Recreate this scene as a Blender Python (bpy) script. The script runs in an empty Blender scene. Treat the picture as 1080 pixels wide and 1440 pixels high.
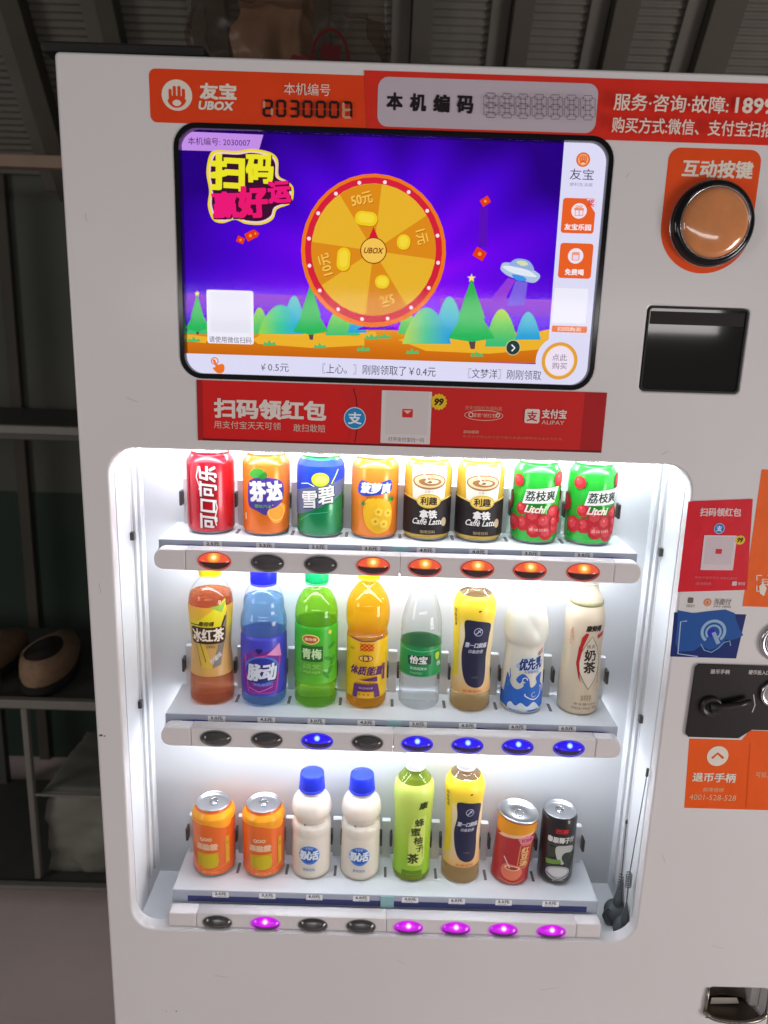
import bpy, bmesh, math, random
from mathutils import Vector, Matrix
random.seed(7)
sc = bpy.context.scene
COL = sc.collection

# ------------------------------------------------------------ camera
FPX, PITCH, YAW, ROLL, DIST, EYE = 1080.0, 0.2355683, 0.0047724, 0.0318142, 1.0, 1.5
def cam_basis():
    p, y, r = PITCH, YAW, ROLL
    f = Vector((math.sin(y)*math.cos(p), math.cos(y)*math.cos(p), -math.sin(p)))
    rt = Vector((math.cos(y), -math.sin(y), 0)); up = rt.cross(f)
    return (rt*math.cos(r)+up*math.sin(r), -rt*math.sin(r)+up*math.cos(r), f)
RT, UP, FW = cam_basis()
cd = bpy.data.cameras.new('camera'); cam = bpy.data.objects.new('camera', cd); COL.objects.link(cam)
cd.sensor_fit = 'VERTICAL'; cd.sensor_height = 36; cd.lens = 36*FPX/1440; cd.clip_start = .02; cd.clip_end = 100
cd.dof.use_dof = True; cd.dof.focus_distance = 1.08; cd.dof.aperture_fstop = 4.5
cam.matrix_world = Matrix(((RT.x, UP.x, -FW.x, 0), (RT.y, UP.y, -FW.y, -DIST), (RT.z, UP.z, -FW.z, EYE), (0, 0, 0, 1)))
sc.camera = cam
sc.render.resolution_x, sc.render.resolution_y = 768, 1024

# ------------------------------------------------------------ light
w = bpy.data.worlds.new('World'); sc.world = w; w.use_nodes = True
w.node_tree.nodes['Background'].inputs[0].default_value = (.92, .95, 1, 1)
w.node_tree.nodes['Background'].inputs[1].default_value = .114
def area(name, loc, aim, sx, sy, power, col=(1, 1, 1)):
    l = bpy.data.lights.new(name, 'AREA'); l.shape = 'RECTANGLE'; l.size = sx; l.size_y = sy; l.energy = power; l.color = col
    o = bpy.data.objects.new(name, l); COL.objects.link(o); o.location = loc
    o.rotation_euler = (Vector(aim)-Vector(loc)).to_track_quat('-Z', 'Y').to_euler()
    return o
area('doorway_light', (0.2, -3.6, 1.60), (0, 0, 1.3), 3.4, .16, 12, (1, .96, .93))
area('low_fill_light', (3.1, -1.9, .5), (0.1, 0, .75), 1.2, 1.2, 62, (1, .95, .93))  # added fill, low from the right, to brighten the lower front panel
area('side_fill_light', (-3.0, -1.9, 1.5), (-.7, .8, .6), 1.0, 1.0, 20, (1, .95, .93))  # added fill that lifts the rack and floor at the left
sc.view_settings.view_transform = 'Standard'; sc.view_settings.look = 'None'
sc.view_settings.exposure = 0; sc.view_settings.gamma = 1; sc.view_settings.use_curve_mapping = False
sc.cycles.use_denoising = True
sc.cycles.max_bounces = 10; sc.cycles.transmission_bounces = 8; sc.cycles.transparent_max_bounces = 12
sc.cycles.sample_clamp_indirect = 4

# ------------------------------------------------------------ helpers: coordinates
def W(px, py, Y=0.0):
    d = RT*((px-540)/FPX) - UP*((py-720)/FPX) + FW
    t = (Y+DIST)/d.y
    return Vector((d.x*t, Y, EYE+d.z*t))
def q(px, py, Y=0.0):
    v = W(px, py, Y); return (v.x, v.z)
def sx(px, py, Y=0.0): return (W(px+1, py, Y)-W(px-1, py, Y)).x/2
def sz(px, py, Y=0.0): return (W(px, py-1, Y)-W(px, py+1, Y)).z/2

# ------------------------------------------------------------ helpers: materials
def lin(c):
    c = c/255.0
    return c/12.92 if c <= .04045 else ((c+.055)/1.055)**2.4
def rgb(r, g, b): return (lin(r), lin(g), lin(b), 1)
MATS = {}
def mat(name, col, rough=.45, metal=0.0, noise=0.0, nscale=8, bump=0.0, bscale=60, coat=0.0, trans=0.0, ior=1.45, spec=.5, sub=0.0):
    if name in MATS: return MATS[name]
    m = bpy.data.materials.new(name); m.use_nodes = True; nt = m.node_tree; b = nt.nodes['Principled BSDF']
    b.inputs['Base Color'].default_value = col; b.inputs['Roughness'].default_value = rough; b.inputs['Metallic'].default_value = metal
    b.inputs['Coat Weight'].default_value = coat; b.inputs['Transmission Weight'].default_value = trans; b.inputs['IOR'].default_value = ior
    b.inputs['Specular IOR Level'].default_value = spec
    if sub: b.inputs['Subsurface Weight'].default_value = sub; b.inputs['Subsurface Scale'].default_value = .01
    if noise or bump:
        tc = nt.nodes.new('ShaderNodeTexCoord')
    if noise:
        n = nt.nodes.new('ShaderNodeTexNoise'); n.inputs['Scale'].default_value = nscale; n.inputs['Detail'].default_value = 6
        nt.links.new(tc.outputs['Object'], n.inputs['Vector'])
        mx = nt.nodes.new('ShaderNodeMix'); mx.data_type = 'RGBA'
        mx.inputs[6].default_value = tuple(c*(1-noise) for c in col[:3])+(1,); mx.inputs[7].default_value = tuple(min(1, c*(1+noise)) for c in col[:3])+(1,)
        nt.links.new(n.outputs['Fac'], mx.inputs[0]); nt.links.new(mx.outputs[2], b.inputs['Base Color'])
        rr = nt.nodes.new('ShaderNodeMapRange'); rr.inputs['To Min'].default_value = rough*.75; rr.inputs['To Max'].default_value = min(1, rough*1.3)
        nt.links.new(n.outputs['Fac'], rr.inputs['Value']); nt.links.new(rr.outputs[0], b.inputs['Roughness'])
    if bump:
        n2 = nt.nodes.new('ShaderNodeTexNoise'); n2.inputs['Scale'].default_value = bscale; n2.inputs['Detail'].default_value = 4
        nt.links.new(tc.outputs['Object'], n2.inputs['Vector'])
        bp = nt.nodes.new('ShaderNodeBump'); bp.inputs['Strength'].default_value = bump; bp.inputs['Distance'].default_value = .002
        nt.links.new(n2.outputs['Fac'], bp.inputs['Height']); nt.links.new(bp.outputs[0], b.inputs['Normal'])
    MATS[name] = m; return m
def C(r, g, b, rough=.45, **k):            # printed ink
    k.setdefault('spec', .3); return mat('ink_%d_%d_%d' % (r, g, b), rgb(r, g, b), max(rough, .5), **k)
def E(r, g, b, s=1.0):                     # lit display colour
    n = 'lit_%d_%d_%d_%g' % (r, g, b, s)
    if n in MATS: return MATS[n]
    m = bpy.data.materials.new(n); m.use_nodes = True; nt = m.node_tree; nt.nodes.clear()
    e = nt.nodes.new('ShaderNodeEmission'); e.inputs[0].default_value = rgb(r, g, b); e.inputs[1].default_value = s
    o = nt.nodes.new('ShaderNodeOutputMaterial'); nt.links.new(e.outputs[0], o.inputs[0]); MATS[n] = m; return m
def grad(name, axis, a, b, stops, emit=True):    # display gradient along the object's x or z from a to b
    m = bpy.data.materials.new(name); m.use_nodes = True; nt = m.node_tree; nt.nodes.clear()
    tc = nt.nodes.new('ShaderNodeTexCoord'); s = nt.nodes.new('ShaderNodeSeparateXYZ'); nt.links.new(tc.outputs['Object'], s.inputs[0])
    mr = nt.nodes.new('ShaderNodeMapRange'); mr.inputs['From Min'].default_value = a; mr.inputs['From Max'].default_value = b
    nt.links.new(s.outputs['XYZ'.index(axis)], mr.inputs['Value'])
    r = nt.nodes.new('ShaderNodeValToRGB'); nt.links.new(mr.outputs[0], r.inputs[0])
    el = r.color_ramp.elements
    el[0].position, el[0].color = stops[0][0], rgb(*stops[0][1]); el[1].position, el[1].color = stops[-1][0], rgb(*stops[-1][1])
    for p, c in stops[1:-1]: x = el.new(p); x.color = rgb(*c)
    o = nt.nodes.new('ShaderNodeOutputMaterial')
    if emit: e = nt.nodes.new('ShaderNodeEmission'); nt.links.new(r.outputs[0], e.inputs[0])
    else: e = nt.nodes.new('ShaderNodeBsdfPrincipled'); nt.links.new(r.outputs[0], e.inputs[0]); e.inputs['Roughness'].default_value = .35
    nt.links.new(e.outputs[0], o.inputs[0]); return m
def thin(name, tint, rough=.05, refl=1.0, body=0.0, bodycol=None):     # thin clear plastic / pane
    if name in MATS: return MATS[name]
    m = bpy.data.materials.new(name); m.use_nodes = True; nt = m.node_tree; nt.nodes.clear()
    t = nt.nodes.new('ShaderNodeBsdfTransparent'); t.inputs[0].default_value = tint
    g = nt.nodes.new('ShaderNodeBsdfGlossy'); g.inputs['Roughness'].default_value = rough
    fr = nt.nodes.new('ShaderNodeFresnel'); fr.inputs[0].default_value = 1.45
    ml = nt.nodes.new('ShaderNodeMath'); ml.operation = 'MULTIPLY'; ml.inputs[1].default_value = refl; 
    ge = nt.nodes.new('ShaderNodeNewGeometry'); fb = nt.nodes.new('ShaderNodeMath'); fb.operation = 'SUBTRACT'; fb.inputs[0].default_value = 1; nt.links.new(ge.outputs['Backfacing'], fb.inputs[1])
    m0 = nt.nodes.new('ShaderNodeMath'); m0.operation = 'MULTIPLY'; nt.links.new(fr.outputs[0], m0.inputs[0]); nt.links.new(fb.outputs[0], m0.inputs[1]); nt.links.new(m0.outputs[0], ml.inputs[0])
    mx = nt.nodes.new('ShaderNodeMixShader'); nt.links.new(ml.outputs[0], mx.inputs[0]); nt.links.new(t.outputs[0], mx.inputs[1]); nt.links.new(g.outputs[0], mx.inputs[2])
    out = mx
    if body:
        d = nt.nodes.new('ShaderNodeBsdfDiffuse'); d.inputs[0].default_value = bodycol or tint
        m2 = nt.nodes.new('ShaderNodeMixShader'); m2.inputs[0].default_value = body
        nt.links.new(mx.outputs[0], m2.inputs[1]); nt.links.new(d.outputs[0], m2.inputs[2]); out = m2
    o = nt.nodes.new('ShaderNodeOutputMaterial'); nt.links.new(out.outputs[0], o.inputs[0]); MATS[name] = m; return m
def liquid(name, col, body=.5):           # drink seen through its bottle: clear part plus scattered light
    if name in MATS: return MATS[name]
    m = bpy.data.materials.new(name); m.use_nodes = True; nt = m.node_tree; nt.nodes.clear(); N = nt.nodes.new
    t = N('ShaderNodeBsdfTransparent'); t.inputs[0].default_value = tuple(c**.55 for c in col[:3])+(1,)
    d = N('ShaderNodeBsdfDiffuse'); d.inputs[0].default_value = col; l = N('ShaderNodeBsdfTranslucent'); l.inputs[0].default_value = col
    rf = N('ShaderNodeBsdfRefraction'); rf.inputs[0].default_value = tuple(c**.55 for c in col[:3])+(1,); rf.inputs['IOR'].default_value = 1.16; rf.inputs['Roughness'].default_value = .03
    a = N('ShaderNodeMixShader'); a.inputs[0].default_value = .5; nt.links.new(d.outputs[0], a.inputs[1]); nt.links.new(l.outputs[0], a.inputs[2])
    b2 = N('ShaderNodeMixShader'); b2.inputs[0].default_value = .12 if 'water' in name else .35; nt.links.new(t.outputs[0], b2.inputs[1]); nt.links.new(rf.outputs[0], b2.inputs[2])
    c = N('ShaderNodeMixShader'); c.inputs[0].default_value = body; nt.links.new(b2.outputs[0], c.inputs[1]); nt.links.new(a.outputs[0], c.inputs[2])
    o = N('ShaderNodeOutputMaterial'); nt.links.new(c.outputs[0], o.inputs[0]); MATS[name] = m; return m

enamel = mat('white_enamel', rgb(226, 222, 222), .34, noise=.06, nscale=3.0, bump=.35, bscale=9, coat=.35)
enamel.node_tree.nodes['Principled BSDF'].inputs['Coat Roughness'].default_value = .16
liner = mat('white_liner', rgb(226, 229, 232), .4, noise=.03, nscale=5)
black_gloss = mat('black_gloss', rgb(14, 12, 12), .12)
black_matt = mat('black_matt', rgb(22, 21, 20), .55)
chrome = mat('chrome', rgb(200, 200, 205), .18, metal=1)
alu = mat('aluminium', rgb(215, 217, 220), .28, metal=1)
plate_white = mat('shelf_plastic', rgb(228, 232, 236), .3)
rail_grey = mat('rail_plastic', rgb(228, 222, 222), .35, noise=.03, nscale=30)
dark_plastic = mat('smoke_plastic', rgb(70, 66, 66), .18, coat=.4)
clip_grey = mat('clip_plastic', rgb(120, 118, 116), .4)
clip_dark = mat('clip_dark', rgb(62, 58, 56), .4)
pane = thin('clear_pane', (1, 1, 1, 1), .06, .55)
screen_glass = thin('screen_glass', (1, 1, 1, 1), .07, .45)
clear_pet = thin('clear_bottle_plastic', (.985, .99, .99, 1), .04, 1.1)
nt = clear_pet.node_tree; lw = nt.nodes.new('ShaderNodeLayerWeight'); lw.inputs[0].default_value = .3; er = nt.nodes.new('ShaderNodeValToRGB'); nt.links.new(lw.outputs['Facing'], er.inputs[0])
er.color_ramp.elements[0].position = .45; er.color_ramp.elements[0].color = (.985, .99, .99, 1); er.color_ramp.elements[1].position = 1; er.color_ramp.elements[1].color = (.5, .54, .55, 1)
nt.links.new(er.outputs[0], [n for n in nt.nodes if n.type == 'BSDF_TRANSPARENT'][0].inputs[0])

# ------------------------------------------------------------ helpers: objects
def tag(o, label=None, cat=None, group=None, kind=None):
    if label: o['label'] = label
    if cat: o['category'] = cat
    if group: o['group'] = group
    if kind: o['kind'] = kind
    return o
def empty(name, loc, label, cat, group=None, rz=0):
    o = bpy.data.objects.new(name, None); COL.objects.link(o); o.location = loc; o.rotation_euler = (0, 0, rz); o.empty_display_size = .02
    return tag(o, label, cat, group)
def link(name, me, parent=None, loc=None, label=None):
    o = bpy.data.objects.new(name, me); COL.objects.link(o)
    if parent: o.parent = parent
    if loc is not None: o.location = loc
    if label: o['label'] = label
    return o
def mesh(name, verts, faces, mats, idx=None, smooth=False):
    me = bpy.data.meshes.new(name); me.from_pydata([tuple(v) for v in verts], [], faces)
    if not isinstance(mats, (list, tuple)): mats = [mats]
    for m in mats: me.materials.append(m)
    if idx and len(mats) > 1: me.polygons.foreach_set('material_index', [int(k) for k in idx])
    if smooth: me.polygons.foreach_set('use_smooth', [True]*len(me.polygons))
    me.update(); return me
def bm_mesh(name, bm, m, smooth=False):
    me = bpy.data.meshes.new(name); bmesh.ops.recalc_face_normals(bm, faces=bm.faces); bm.to_mesh(me); bm.free()
    for x in (m if isinstance(m, (list, tuple)) else [m]): me.materials.append(x)
    if smooth: me.polygons.foreach_set('use_smooth', [True]*len(me.polygons))
    return me
def box_bm(bm, x0, x1, y0, y1, z0, z1, bev=0.0):
    r = bmesh.ops.create_cube(bm, size=1)
    vs = r['verts']
    for v in vs: v.co = Vector(((x0+x1)/2+v.co.x*(x1-x0), (y0+y1)/2+v.co.y*(y1-y0), (z0+z1)/2+v.co.z*(z1-z0)))
    if bev:
        es = list({e for v in vs for e in v.link_edges})
        bmesh.ops.bevel(bm, geom=es, offset=bev, segments=2, affect='EDGES', profile=.5)
def box(name, x0, x1, y0, y1, z0, z1, m, parent=None, bev=0.0, label=None):
    bm = bmesh.new(); box_bm(bm, x0, x1, y0, y1, z0, z1, bev); return link(name, bm_mesh(name, bm, m), parent, label=label)
def rrect(x0, x1, z0, z1, r, n=8, corners=(1, 1, 1, 1)):      # order: br, tr, tl, bl, anticlockwise
    out = []
    for k, (cx, cz, a) in enumerate(((x1-r, z0+r, -90), (x1-r, z1-r, 0), (x0+r, z1-r, 90), (x0+r, z0+r, 180))):
        if corners[k] and r > 0:
            for i in range(n+1):
                t = math.radians(a+90*i/n); out.append((cx+r*math.cos(t), cz+r*math.sin(t)))
        else: out.append([(x1, z0), (x1, z1), (x0, z1), (x0, z0)][k])
    return out
def ell(cx, cz, rx, rz, n=40, rot=0):
    o = []
    for i in range(n):
        t = 2*math.pi*i/n; a, b = rx*math.cos(t), rz*math.sin(t)
        o.append((cx+a*math.cos(rot)-b*math.sin(rot), cz+a*math.sin(rot)+b*math.cos(rot)))
    return o
def slab(name, loops, y0, y1, m, parent=None, bev=0.0, label=None, loc=None):
    """an outline (with holes) in the x-z plane given real thickness from y0 (front) to y1 (back)"""
    cu = bpy.data.curves.new(name, 'CURVE'); cu.dimensions = '2D'; cu.fill_mode = 'BOTH'
    for L in loops:
        s = cu.splines.new('POLY'); s.points.add(len(L)-1)
        for p, (a, b) in zip(s.points, L): p.co = (a, b, 0, 1)
        s.use_cyclic_u = True
    cu.extrude = (y1-y0)/2-bev; cu.bevel_depth = bev; cu.bevel_resolution = 2; cu.offset = -bev
    o = bpy.data.objects.new('tmp', cu); COL.objects.link(o)
    me = bpy.data.meshes.new_from_object(o.evaluated_get(bpy.context.evaluated_depsgraph_get()))
    bpy.data.objects.remove(o); bpy.data.curves.remove(cu)
    for v in me.vertices: x, z, y = v.co; v.co = (x, (y0+y1)/2-y, z)
    me.name = name; me.materials.clear(); me.materials.append(m)
    return link(name, me, parent, loc, label)
def tube(bm, pts, r, n=8, cap=True):
    rings = []
    for i, p in enumerate(pts):
        p = Vector(p); d = (Vector(pts[min(i+1, len(pts)-1)])-Vector(pts[max(i-1, 0)])).normalized()
        a = d.orthogonal().normalized() if i == 0 else (a-d*a.dot(d)).normalized()
        b = d.cross(a); rr = r[i] if isinstance(r, (list, tuple)) else r
        rings.append([bm.verts.new(p+(a*math.cos(2*math.pi*k/n)+b*math.sin(2*math.pi*k/n))*rr) for k in range(n)])
    for A, B in zip(rings, rings[1:]):
        for k in range(n): bm.faces.new((A[k], A[(k+1) % n], B[(k+1) % n], B[k]))
    if cap: bm.faces.new(rings[0][::-1]); bm.faces.new(rings[-1])
def smooth_prof(pr, step=.003):
    out = []
    for i in range(len(pr)-1):
        p0, p1, p2, p3 = pr[max(i-1, 0)], pr[i], pr[i+1], pr[min(i+2, len(pr)-1)]
        n = max(1, int(math.hypot(p2[0]-p1[0], p2[1]-p1[1])/step))
        for k in range(n):
            t = k/n
            out.append(tuple(.5*(2*p1[j]+(p2[j]-p0[j])*t+(2*p0[j]-5*p1[j]+4*p2[j]-p3[j])*t*t+(3*p1[j]-p0[j]-3*p2[j]+p3[j])*t**3) for j in (0, 1)))
    out.append(pr[-1]); return out
def lathe(name, pr, m, parent=None, n=40, close=(True, True), loc=None, smooth=True, bands=None, fn=None):
    vs, fs, idx = [], [], []
    for (r, z) in pr:
        for k in range(n):
            t = 2*math.pi*k/n; rr = r if fn is None else fn(r, z, t); vs.append((rr*math.cos(t), rr*math.sin(t), z))
    for i in range(len(pr)-1):
        zc = (pr[i][1]+pr[i+1][1])/2
        for k in range(n):
            fs.append((i*n+k, i*n+(k+1) % n, (i+1)*n+(k+1) % n, (i+1)*n+k)); idx.append(bands(zc) if bands else 0)
    if close[0]: fs.append(tuple(range(n))[::-1]); idx.append(0)
    if close[1]: fs.append(tuple((len(pr)-1)*n+k for k in range(n))); idx.append(bands(pr[-1][1]) if bands else 0)
    me = mesh(name, vs, fs, m, idx, smooth)
    return link(name, me, parent, loc)

# ------------------------------------------------------------ helpers: flat print (sheet art)
TXT = {}
def text2d(s, bold=0.0):
    k = (s, bold)
    if k not in TXT:
        c = bpy.data.curves.new('t', 'FONT'); c.body = s; c.resolution_u = 2; c.offset = bold
        o = bpy.data.objects.new('t', c); COL.objects.link(o)
        me = bpy.data.meshes.new_from_object(o.evaluated_get(bpy.context.evaluated_depsgraph_get()))
        vs = [(v.co.x, v.co.y) for v in me.vertices]; fs = [tuple(p.vertices) for p in me.polygons]
        bpy.data.objects.remove(o); bpy.data.curves.remove(c); bpy.data.meshes.remove(me)
        xs = [v[0] for v in vs]; ys = [v[1] for v in vs]; x0, x1, y0, y1 = min(xs), max(xs), min(ys), max(ys)
        TXT[k] = ([(2*(x-x0)/(x1-x0)-1, 2*(y-y0)/(y1-y0)-1) for x, y in vs], fs, (x1-x0)/(y1-y0))
    return TXT[k]
class Art:
    def __init__(s, px=False, Y=0.0, step=.00004, lay=0):
        s.v, s.f, s.i, s.m, s.n, s.px, s.Y, s.step = [], [], [], [], lay, px, Y, step
    def _mat(s, m):
        if m not in s.m: s.m.append(m)
        return s.m.index(m)
    def raw(s, pts, faces, m):
        b = len(s.v); s.n += 1; s.v += [(x, -s.n*s.step, z) for x, z in pts]; mi = s._mat(m)
        s.f += [tuple(b+k for k in f) for f in faces]; s.i += [mi]*len(faces); return s
    def poly(s, pts, m):
        P = [q(a, b, s.Y) for a, b in pts] if s.px else list(pts)
        ar = sum(P[i][0]*P[(i+1) % len(P)][1]-P[(i+1) % len(P)][0]*P[i][1] for i in range(len(P)))
        if ar < 0: P = P[::-1]
        return s.raw(P, [tuple(range(len(P)))], m)
    def _c(s, x, z, w, h):
        if not s.px: return x, z, w, h
        c = q(x, z, s.Y); return c[0], c[1], w*sx(x, z, s.Y), h*sz(x, z, s.Y)
    def oval(s, x, z, w, h, m, n=36, rot=0):
        x, z, w, h = s._c(x, z, w, h); return s.raw(ell(x, z, w/2, h/2, n, rot), [tuple(range(n))], m)
    def ring(s, x, z, w, h, t, m, n=36, a0=0, a1=360):
        x, z, w, h = s._c(x, z, w, h); tt = t*(sx(540, 600) if s.px else 1)
        full = a1-a0 >= 360; N = n if full else n+1; P = []
        for i in range(N):
            a = math.radians(a0+(a1-a0)*i/n); P += [(x+w/2*math.cos(a), z+h/2*math.sin(a)), (x+(w/2-tt)*math.cos(a), z+(h/2-tt)*math.sin(a))]
        return s.raw(P, [(2*i, 2*((i+1) % N), 2*((i+1) % N)+1, 2*i+1) for i in range(n)], m)
    def rr(s, x, z, w, h, r, m, rot=0):
        x, z, w, h = s._c(x, z, w, h); r = r*(sx(540, 600) if s.px else 1); P = rrect(x-w/2, x+w/2, z-h/2, z+h/2, min(r, w/2.01, h/2.01), 6)
        if rot: P = [(x+(a-x)*math.cos(rot)-(b-z)*math.sin(rot), z+(a-x)*math.sin(rot)+(b-z)*math.cos(rot)) for a, b in P]
        return s.raw(P, [tuple(range(len(P)))], m)
    def line(s, pts, t, m):
        P = [q(a, b, s.Y) for a, b in pts] if s.px else list(pts); t = t*(sx(540, 600) if s.px else 1); L, R_ = [], []
        for i, p in enumerate(P):
            a, b = P[max(i-1, 0)], P[min(i+1, len(P)-1)]; d = math.hypot(b[0]-a[0], b[1]-a[1]) or 1
            nx, nz = -(b[1]-a[1])/d*t/2, (b[0]-a[0])/d*t/2; L.append((p[0]+nx, p[1]+nz)); R_.append((p[0]-nx, p[1]-nz))
        n = len(P); return s.raw(R_+L, [(i, i+1, n+i+1, n+i) for i in range(n-1)], m)
    def text(s, t, x, z, w, h, m, bold=.02, shear=0, rot=0, arc=0):
        x, z, w, h = s._c(x, z, w, h); vs, fs, _ = text2d(t); e = bold*h*1.0
        kk = max(2, math.ceil(2*bold/.045)+1); offs = [(0, 0)] if bold < .012 else [(e*(2*i_/(kk-1)-1), .8*e*(2*j_/(kk-1)-1)) for i_ in range(kk) for j_ in range(kk)]
        w -= 2*e; h -= 1.6*e; n0 = s.n
        for j, (ex, ez) in enumerate(offs):
            P = []
            for a, b in vs:
                X, Z = a*w/2+ex, b*h/2+ez; X += shear*Z; Z += arc*(a*a)*h
                P.append((x+X*math.cos(rot)-Z*math.sin(rot), z+X*math.sin(rot)+Z*math.cos(rot)))
            s.n = n0+j*.1; s.raw(P, fs, m)
        return s
    def column(s, t, x, z, w, h, m, bold=.02, gap=1.12):      # characters one under another, centred on x, z
        n = len(t); ch = h/(n*gap-(gap-1))
        for k, c in enumerate(t): s.text(c, x, z+(h/2-ch/2-k*ch*gap)*(-1 if s.px else 1), w, ch, m, bold)
        return s
    def build(s, name, parent=None, y=0.0, label=None, loc=None):
        return link(name, mesh(name, [(a, b+y, c) for a, b, c in s.v], s.f, s.m, s.i), parent, loc, label)
    def wrap(s, name, parent, prof, off=.0004, du=.004, dv=.008, smooth=True):
        """lay the print round a turned surface of profile prof = [(r, z)]"""
        bm = bmesh.new(); vv = [bm.verts.new(v) for v in s.v]
        for f, i in zip(s.f, s.i):
            try: F = bm.faces.new([vv[k] for k in f]); F.material_index = i
            except ValueError: pass
        xs = [v[0] for v in s.v]; zs = [v[2] for v in s.v]
        for lo, hi, st, ax in ((min(xs), max(xs), du, 0), (min(zs), max(zs), dv, 2)):
            k = math.floor(lo/st)+1
            while k*st < hi:
                co = [0, 0, 0]; no = [0, 0, 0]; co[ax] = k*st; no[ax] = 1
                bmesh.ops.bisect_plane(bm, geom=bm.verts[:]+bm.edges[:]+bm.faces[:], plane_co=co, plane_no=no, dist=1e-7); k += 1
        def rad(z):
            for (r0, z0), (r1, z1) in zip(prof, prof[1:]):
                if min(z0, z1) <= z <= max(z0, z1) and z1 != z0: return r0+(r1-r0)*(z-z0)/(z1-z0)
            return prof[0][0] if z < prof[0][1] else prof[-1][0]
        rm = max(r for r, z in prof)
        for v in bm.verts:
            x, y, z = v.co; r = rad(z); t = x/rm; R_ = r+off-y; v.co = (R_*math.sin(t), -R_*math.cos(t), z)
        me = bpy.data.meshes.new(name); bm.to_mesh(me); bm.free()
        for m in s.m: me.materials.append(m)
        return link(name, me, parent)
def copy_tree(o, parent=None):
    c = o.copy(); COL.objects.link(c)
    if parent: c.parent = parent
    for ch in [x for x in list(o.children)]: copy_tree(ch, c)
    return c

# ============================================================ SETTING: floor, tin wall, dark wall behind
floor_m = mat('floor_concrete', rgb(222, 204, 198), .6, noise=.2, nscale=3.5, bump=.35, bscale=30)
link('floor', mesh('floor', [(-6, -7, 0), (6, -7, 0), (6, 3, 0), (-6, 3, 0)], [(0, 1, 2, 3)], floor_m), loc=(0, 0, 0))['kind'] = 'structure'
wall_m = mat('dark_board', rgb(84, 86, 79), .7, noise=.3, nscale=6)
tin_m = mat('tin_sheet', rgb(98, 94, 86), .6, noise=.3, nscale=9, bump=.3, bscale=40)
rafter_m = mat('rafter_paint', rgb(76, 71, 62), .7, noise=.3, nscale=14)
tl = empty('tin_wall', (0, 1.4, 1.9), 'dark corrugated tin sheeting with upright ribs leaning over the vending machine', 'wall')
SL = 1.376; NU = Vector((0, -1, SL)).normalized(); NN = Vector((0, -SL, -1)).normalized()    # up the slope / towards the room
bm = bmesh.new(); rows = []
for i in range(0, 760):
    u = i*.0037; d = .0032*math.sin(i*.0037/.0175*2*math.pi)
    p = NU*u+NN*d; rows.append([bm.verts.new((x, p.y, p.z)) for x in (-3.2, 3.2)])
for a, b in zip(rows, rows[1:]): bm.faces.new((a[0], a[1], b[1], b[0]))
link('corrugated_sheet', bm_mesh('corrugated_sheet', bm, tin_m, True), tl)
def on_slope(px, py):
    d = RT*((px-540)/FPX)-UP*((py-720)/FPX)+FW; o = Vector((0, -DIST, EYE))-Vector((0, 1.4, 1.9))
    t = -o.dot(NN)/d.dot(NN); return o+d*t
for px, wd in ((-105, .05), (38, .05), (165, .045), (312, .05), (452, .05), (592, .05), (728, .05), (866, .06), (1003, .08), (1150, .06)):
    c = on_slope(px, 48).x
    bm = bmesh.new(); box_bm(bm, -wd/2, wd/2, 0, .055, -.05, 2.7, .003)
    me = bm_mesh('rib', bm, rafter_m)
    o = link('rib', me, tl, (c, 0, 0)); o.rotation_euler = (-math.atan2(-1, -SL)-math.pi+.0, 0, 0)
    o.rotation_euler = NU.to_track_quat('Z', 'Y').to_euler()
    # orient so that the rib stands proud of the sheet towards the room
    m3 = Matrix((Vector((1, 0, 0)), NN, NU)).transposed().to_4x4(); m3.translation = Vector((c, 0, 0)); o.matrix_local = m3
    bm = bmesh.new(); box_bm(bm, -wd/2-.05, -wd/2-.002, .006, .016, -.04, 2.68, .002)
    o2 = link('rib_flange', bm_mesh('rib_flange', bm, tin_m), tl); o2.matrix_local = m3
bw = empty('back_wall', (0, 1.42, 0), 'dark boarded lower wall behind the storage rack', 'wall')
for k in range(14):
    x0 = -3.2+k*.46; box('lower_board', x0+.004, x0+.456, 1.415, 1.418, 0, .95, mat('green_board', rgb(44, 58, 48), .75, noise=.3, nscale=8), None, .0005); o = COL.objects[-1]; o.parent = bw; o.location = (0, -1.42, 0)
    box('board', x0+.004, x0+.456, 1.42, 1.45, 0, 1.93, wall_m, None, .003); o = COL.objects[-1]; o.parent = bw; o.location = (0, -1.42, 0)
    if k < 8:
        box('batten', x0+.2, x0+.235, 1.395, 1.42, 0, 1.9, rafter_m, None, .003); o = COL.objects[-1]; o.parent = bw; o.location = (0, -1.42, 0)
        box('batten', x0-.02, x0+.03, 1.385, 1.42, 0, 1.9, rafter_m, None, .003); o = COL.objects[-1]; o.parent = bw; o.location = (0, -1.42, 0)

# ------------------------------------------------------------ storage rack at the left
rk = empty('storage_rack', (-.95, .9, 0), 'metal storage rack left of the vending machine with shoes and a bin liner on it', 'rack')
rack_m = mat('rack_steel', rgb(120, 116, 108), .5, noise=.2, nscale=20)
rack_dk = mat('rack_dark', rgb(72, 72, 67), .5, noise=.2, nscale=20)
wood_m = mat('rack_brown', rgb(140, 118, 100), .6, noise=.25, nscale=20)
def rbox(name, x0, x1, y0, y1, z0, z1, m, b=.003):
    bm = bmesh.new(); box_bm(bm, x0+.95, x1+.95, y0-.9, y1-.9, z0, z1, b); return link(name, bm_mesh(name, bm, m), rk)
rbox('top_rail', -1.7, -.42, .71, .735, 1.80, 1.825, wood_m)
rbox('shelf', -1.7, -.42, .735, 1.2, 1.226, 1.246, rack_dk); rbox('shelf_edge', -1.7, -.42, .712, .733, 1.243, 1.262, rack_m)
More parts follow.
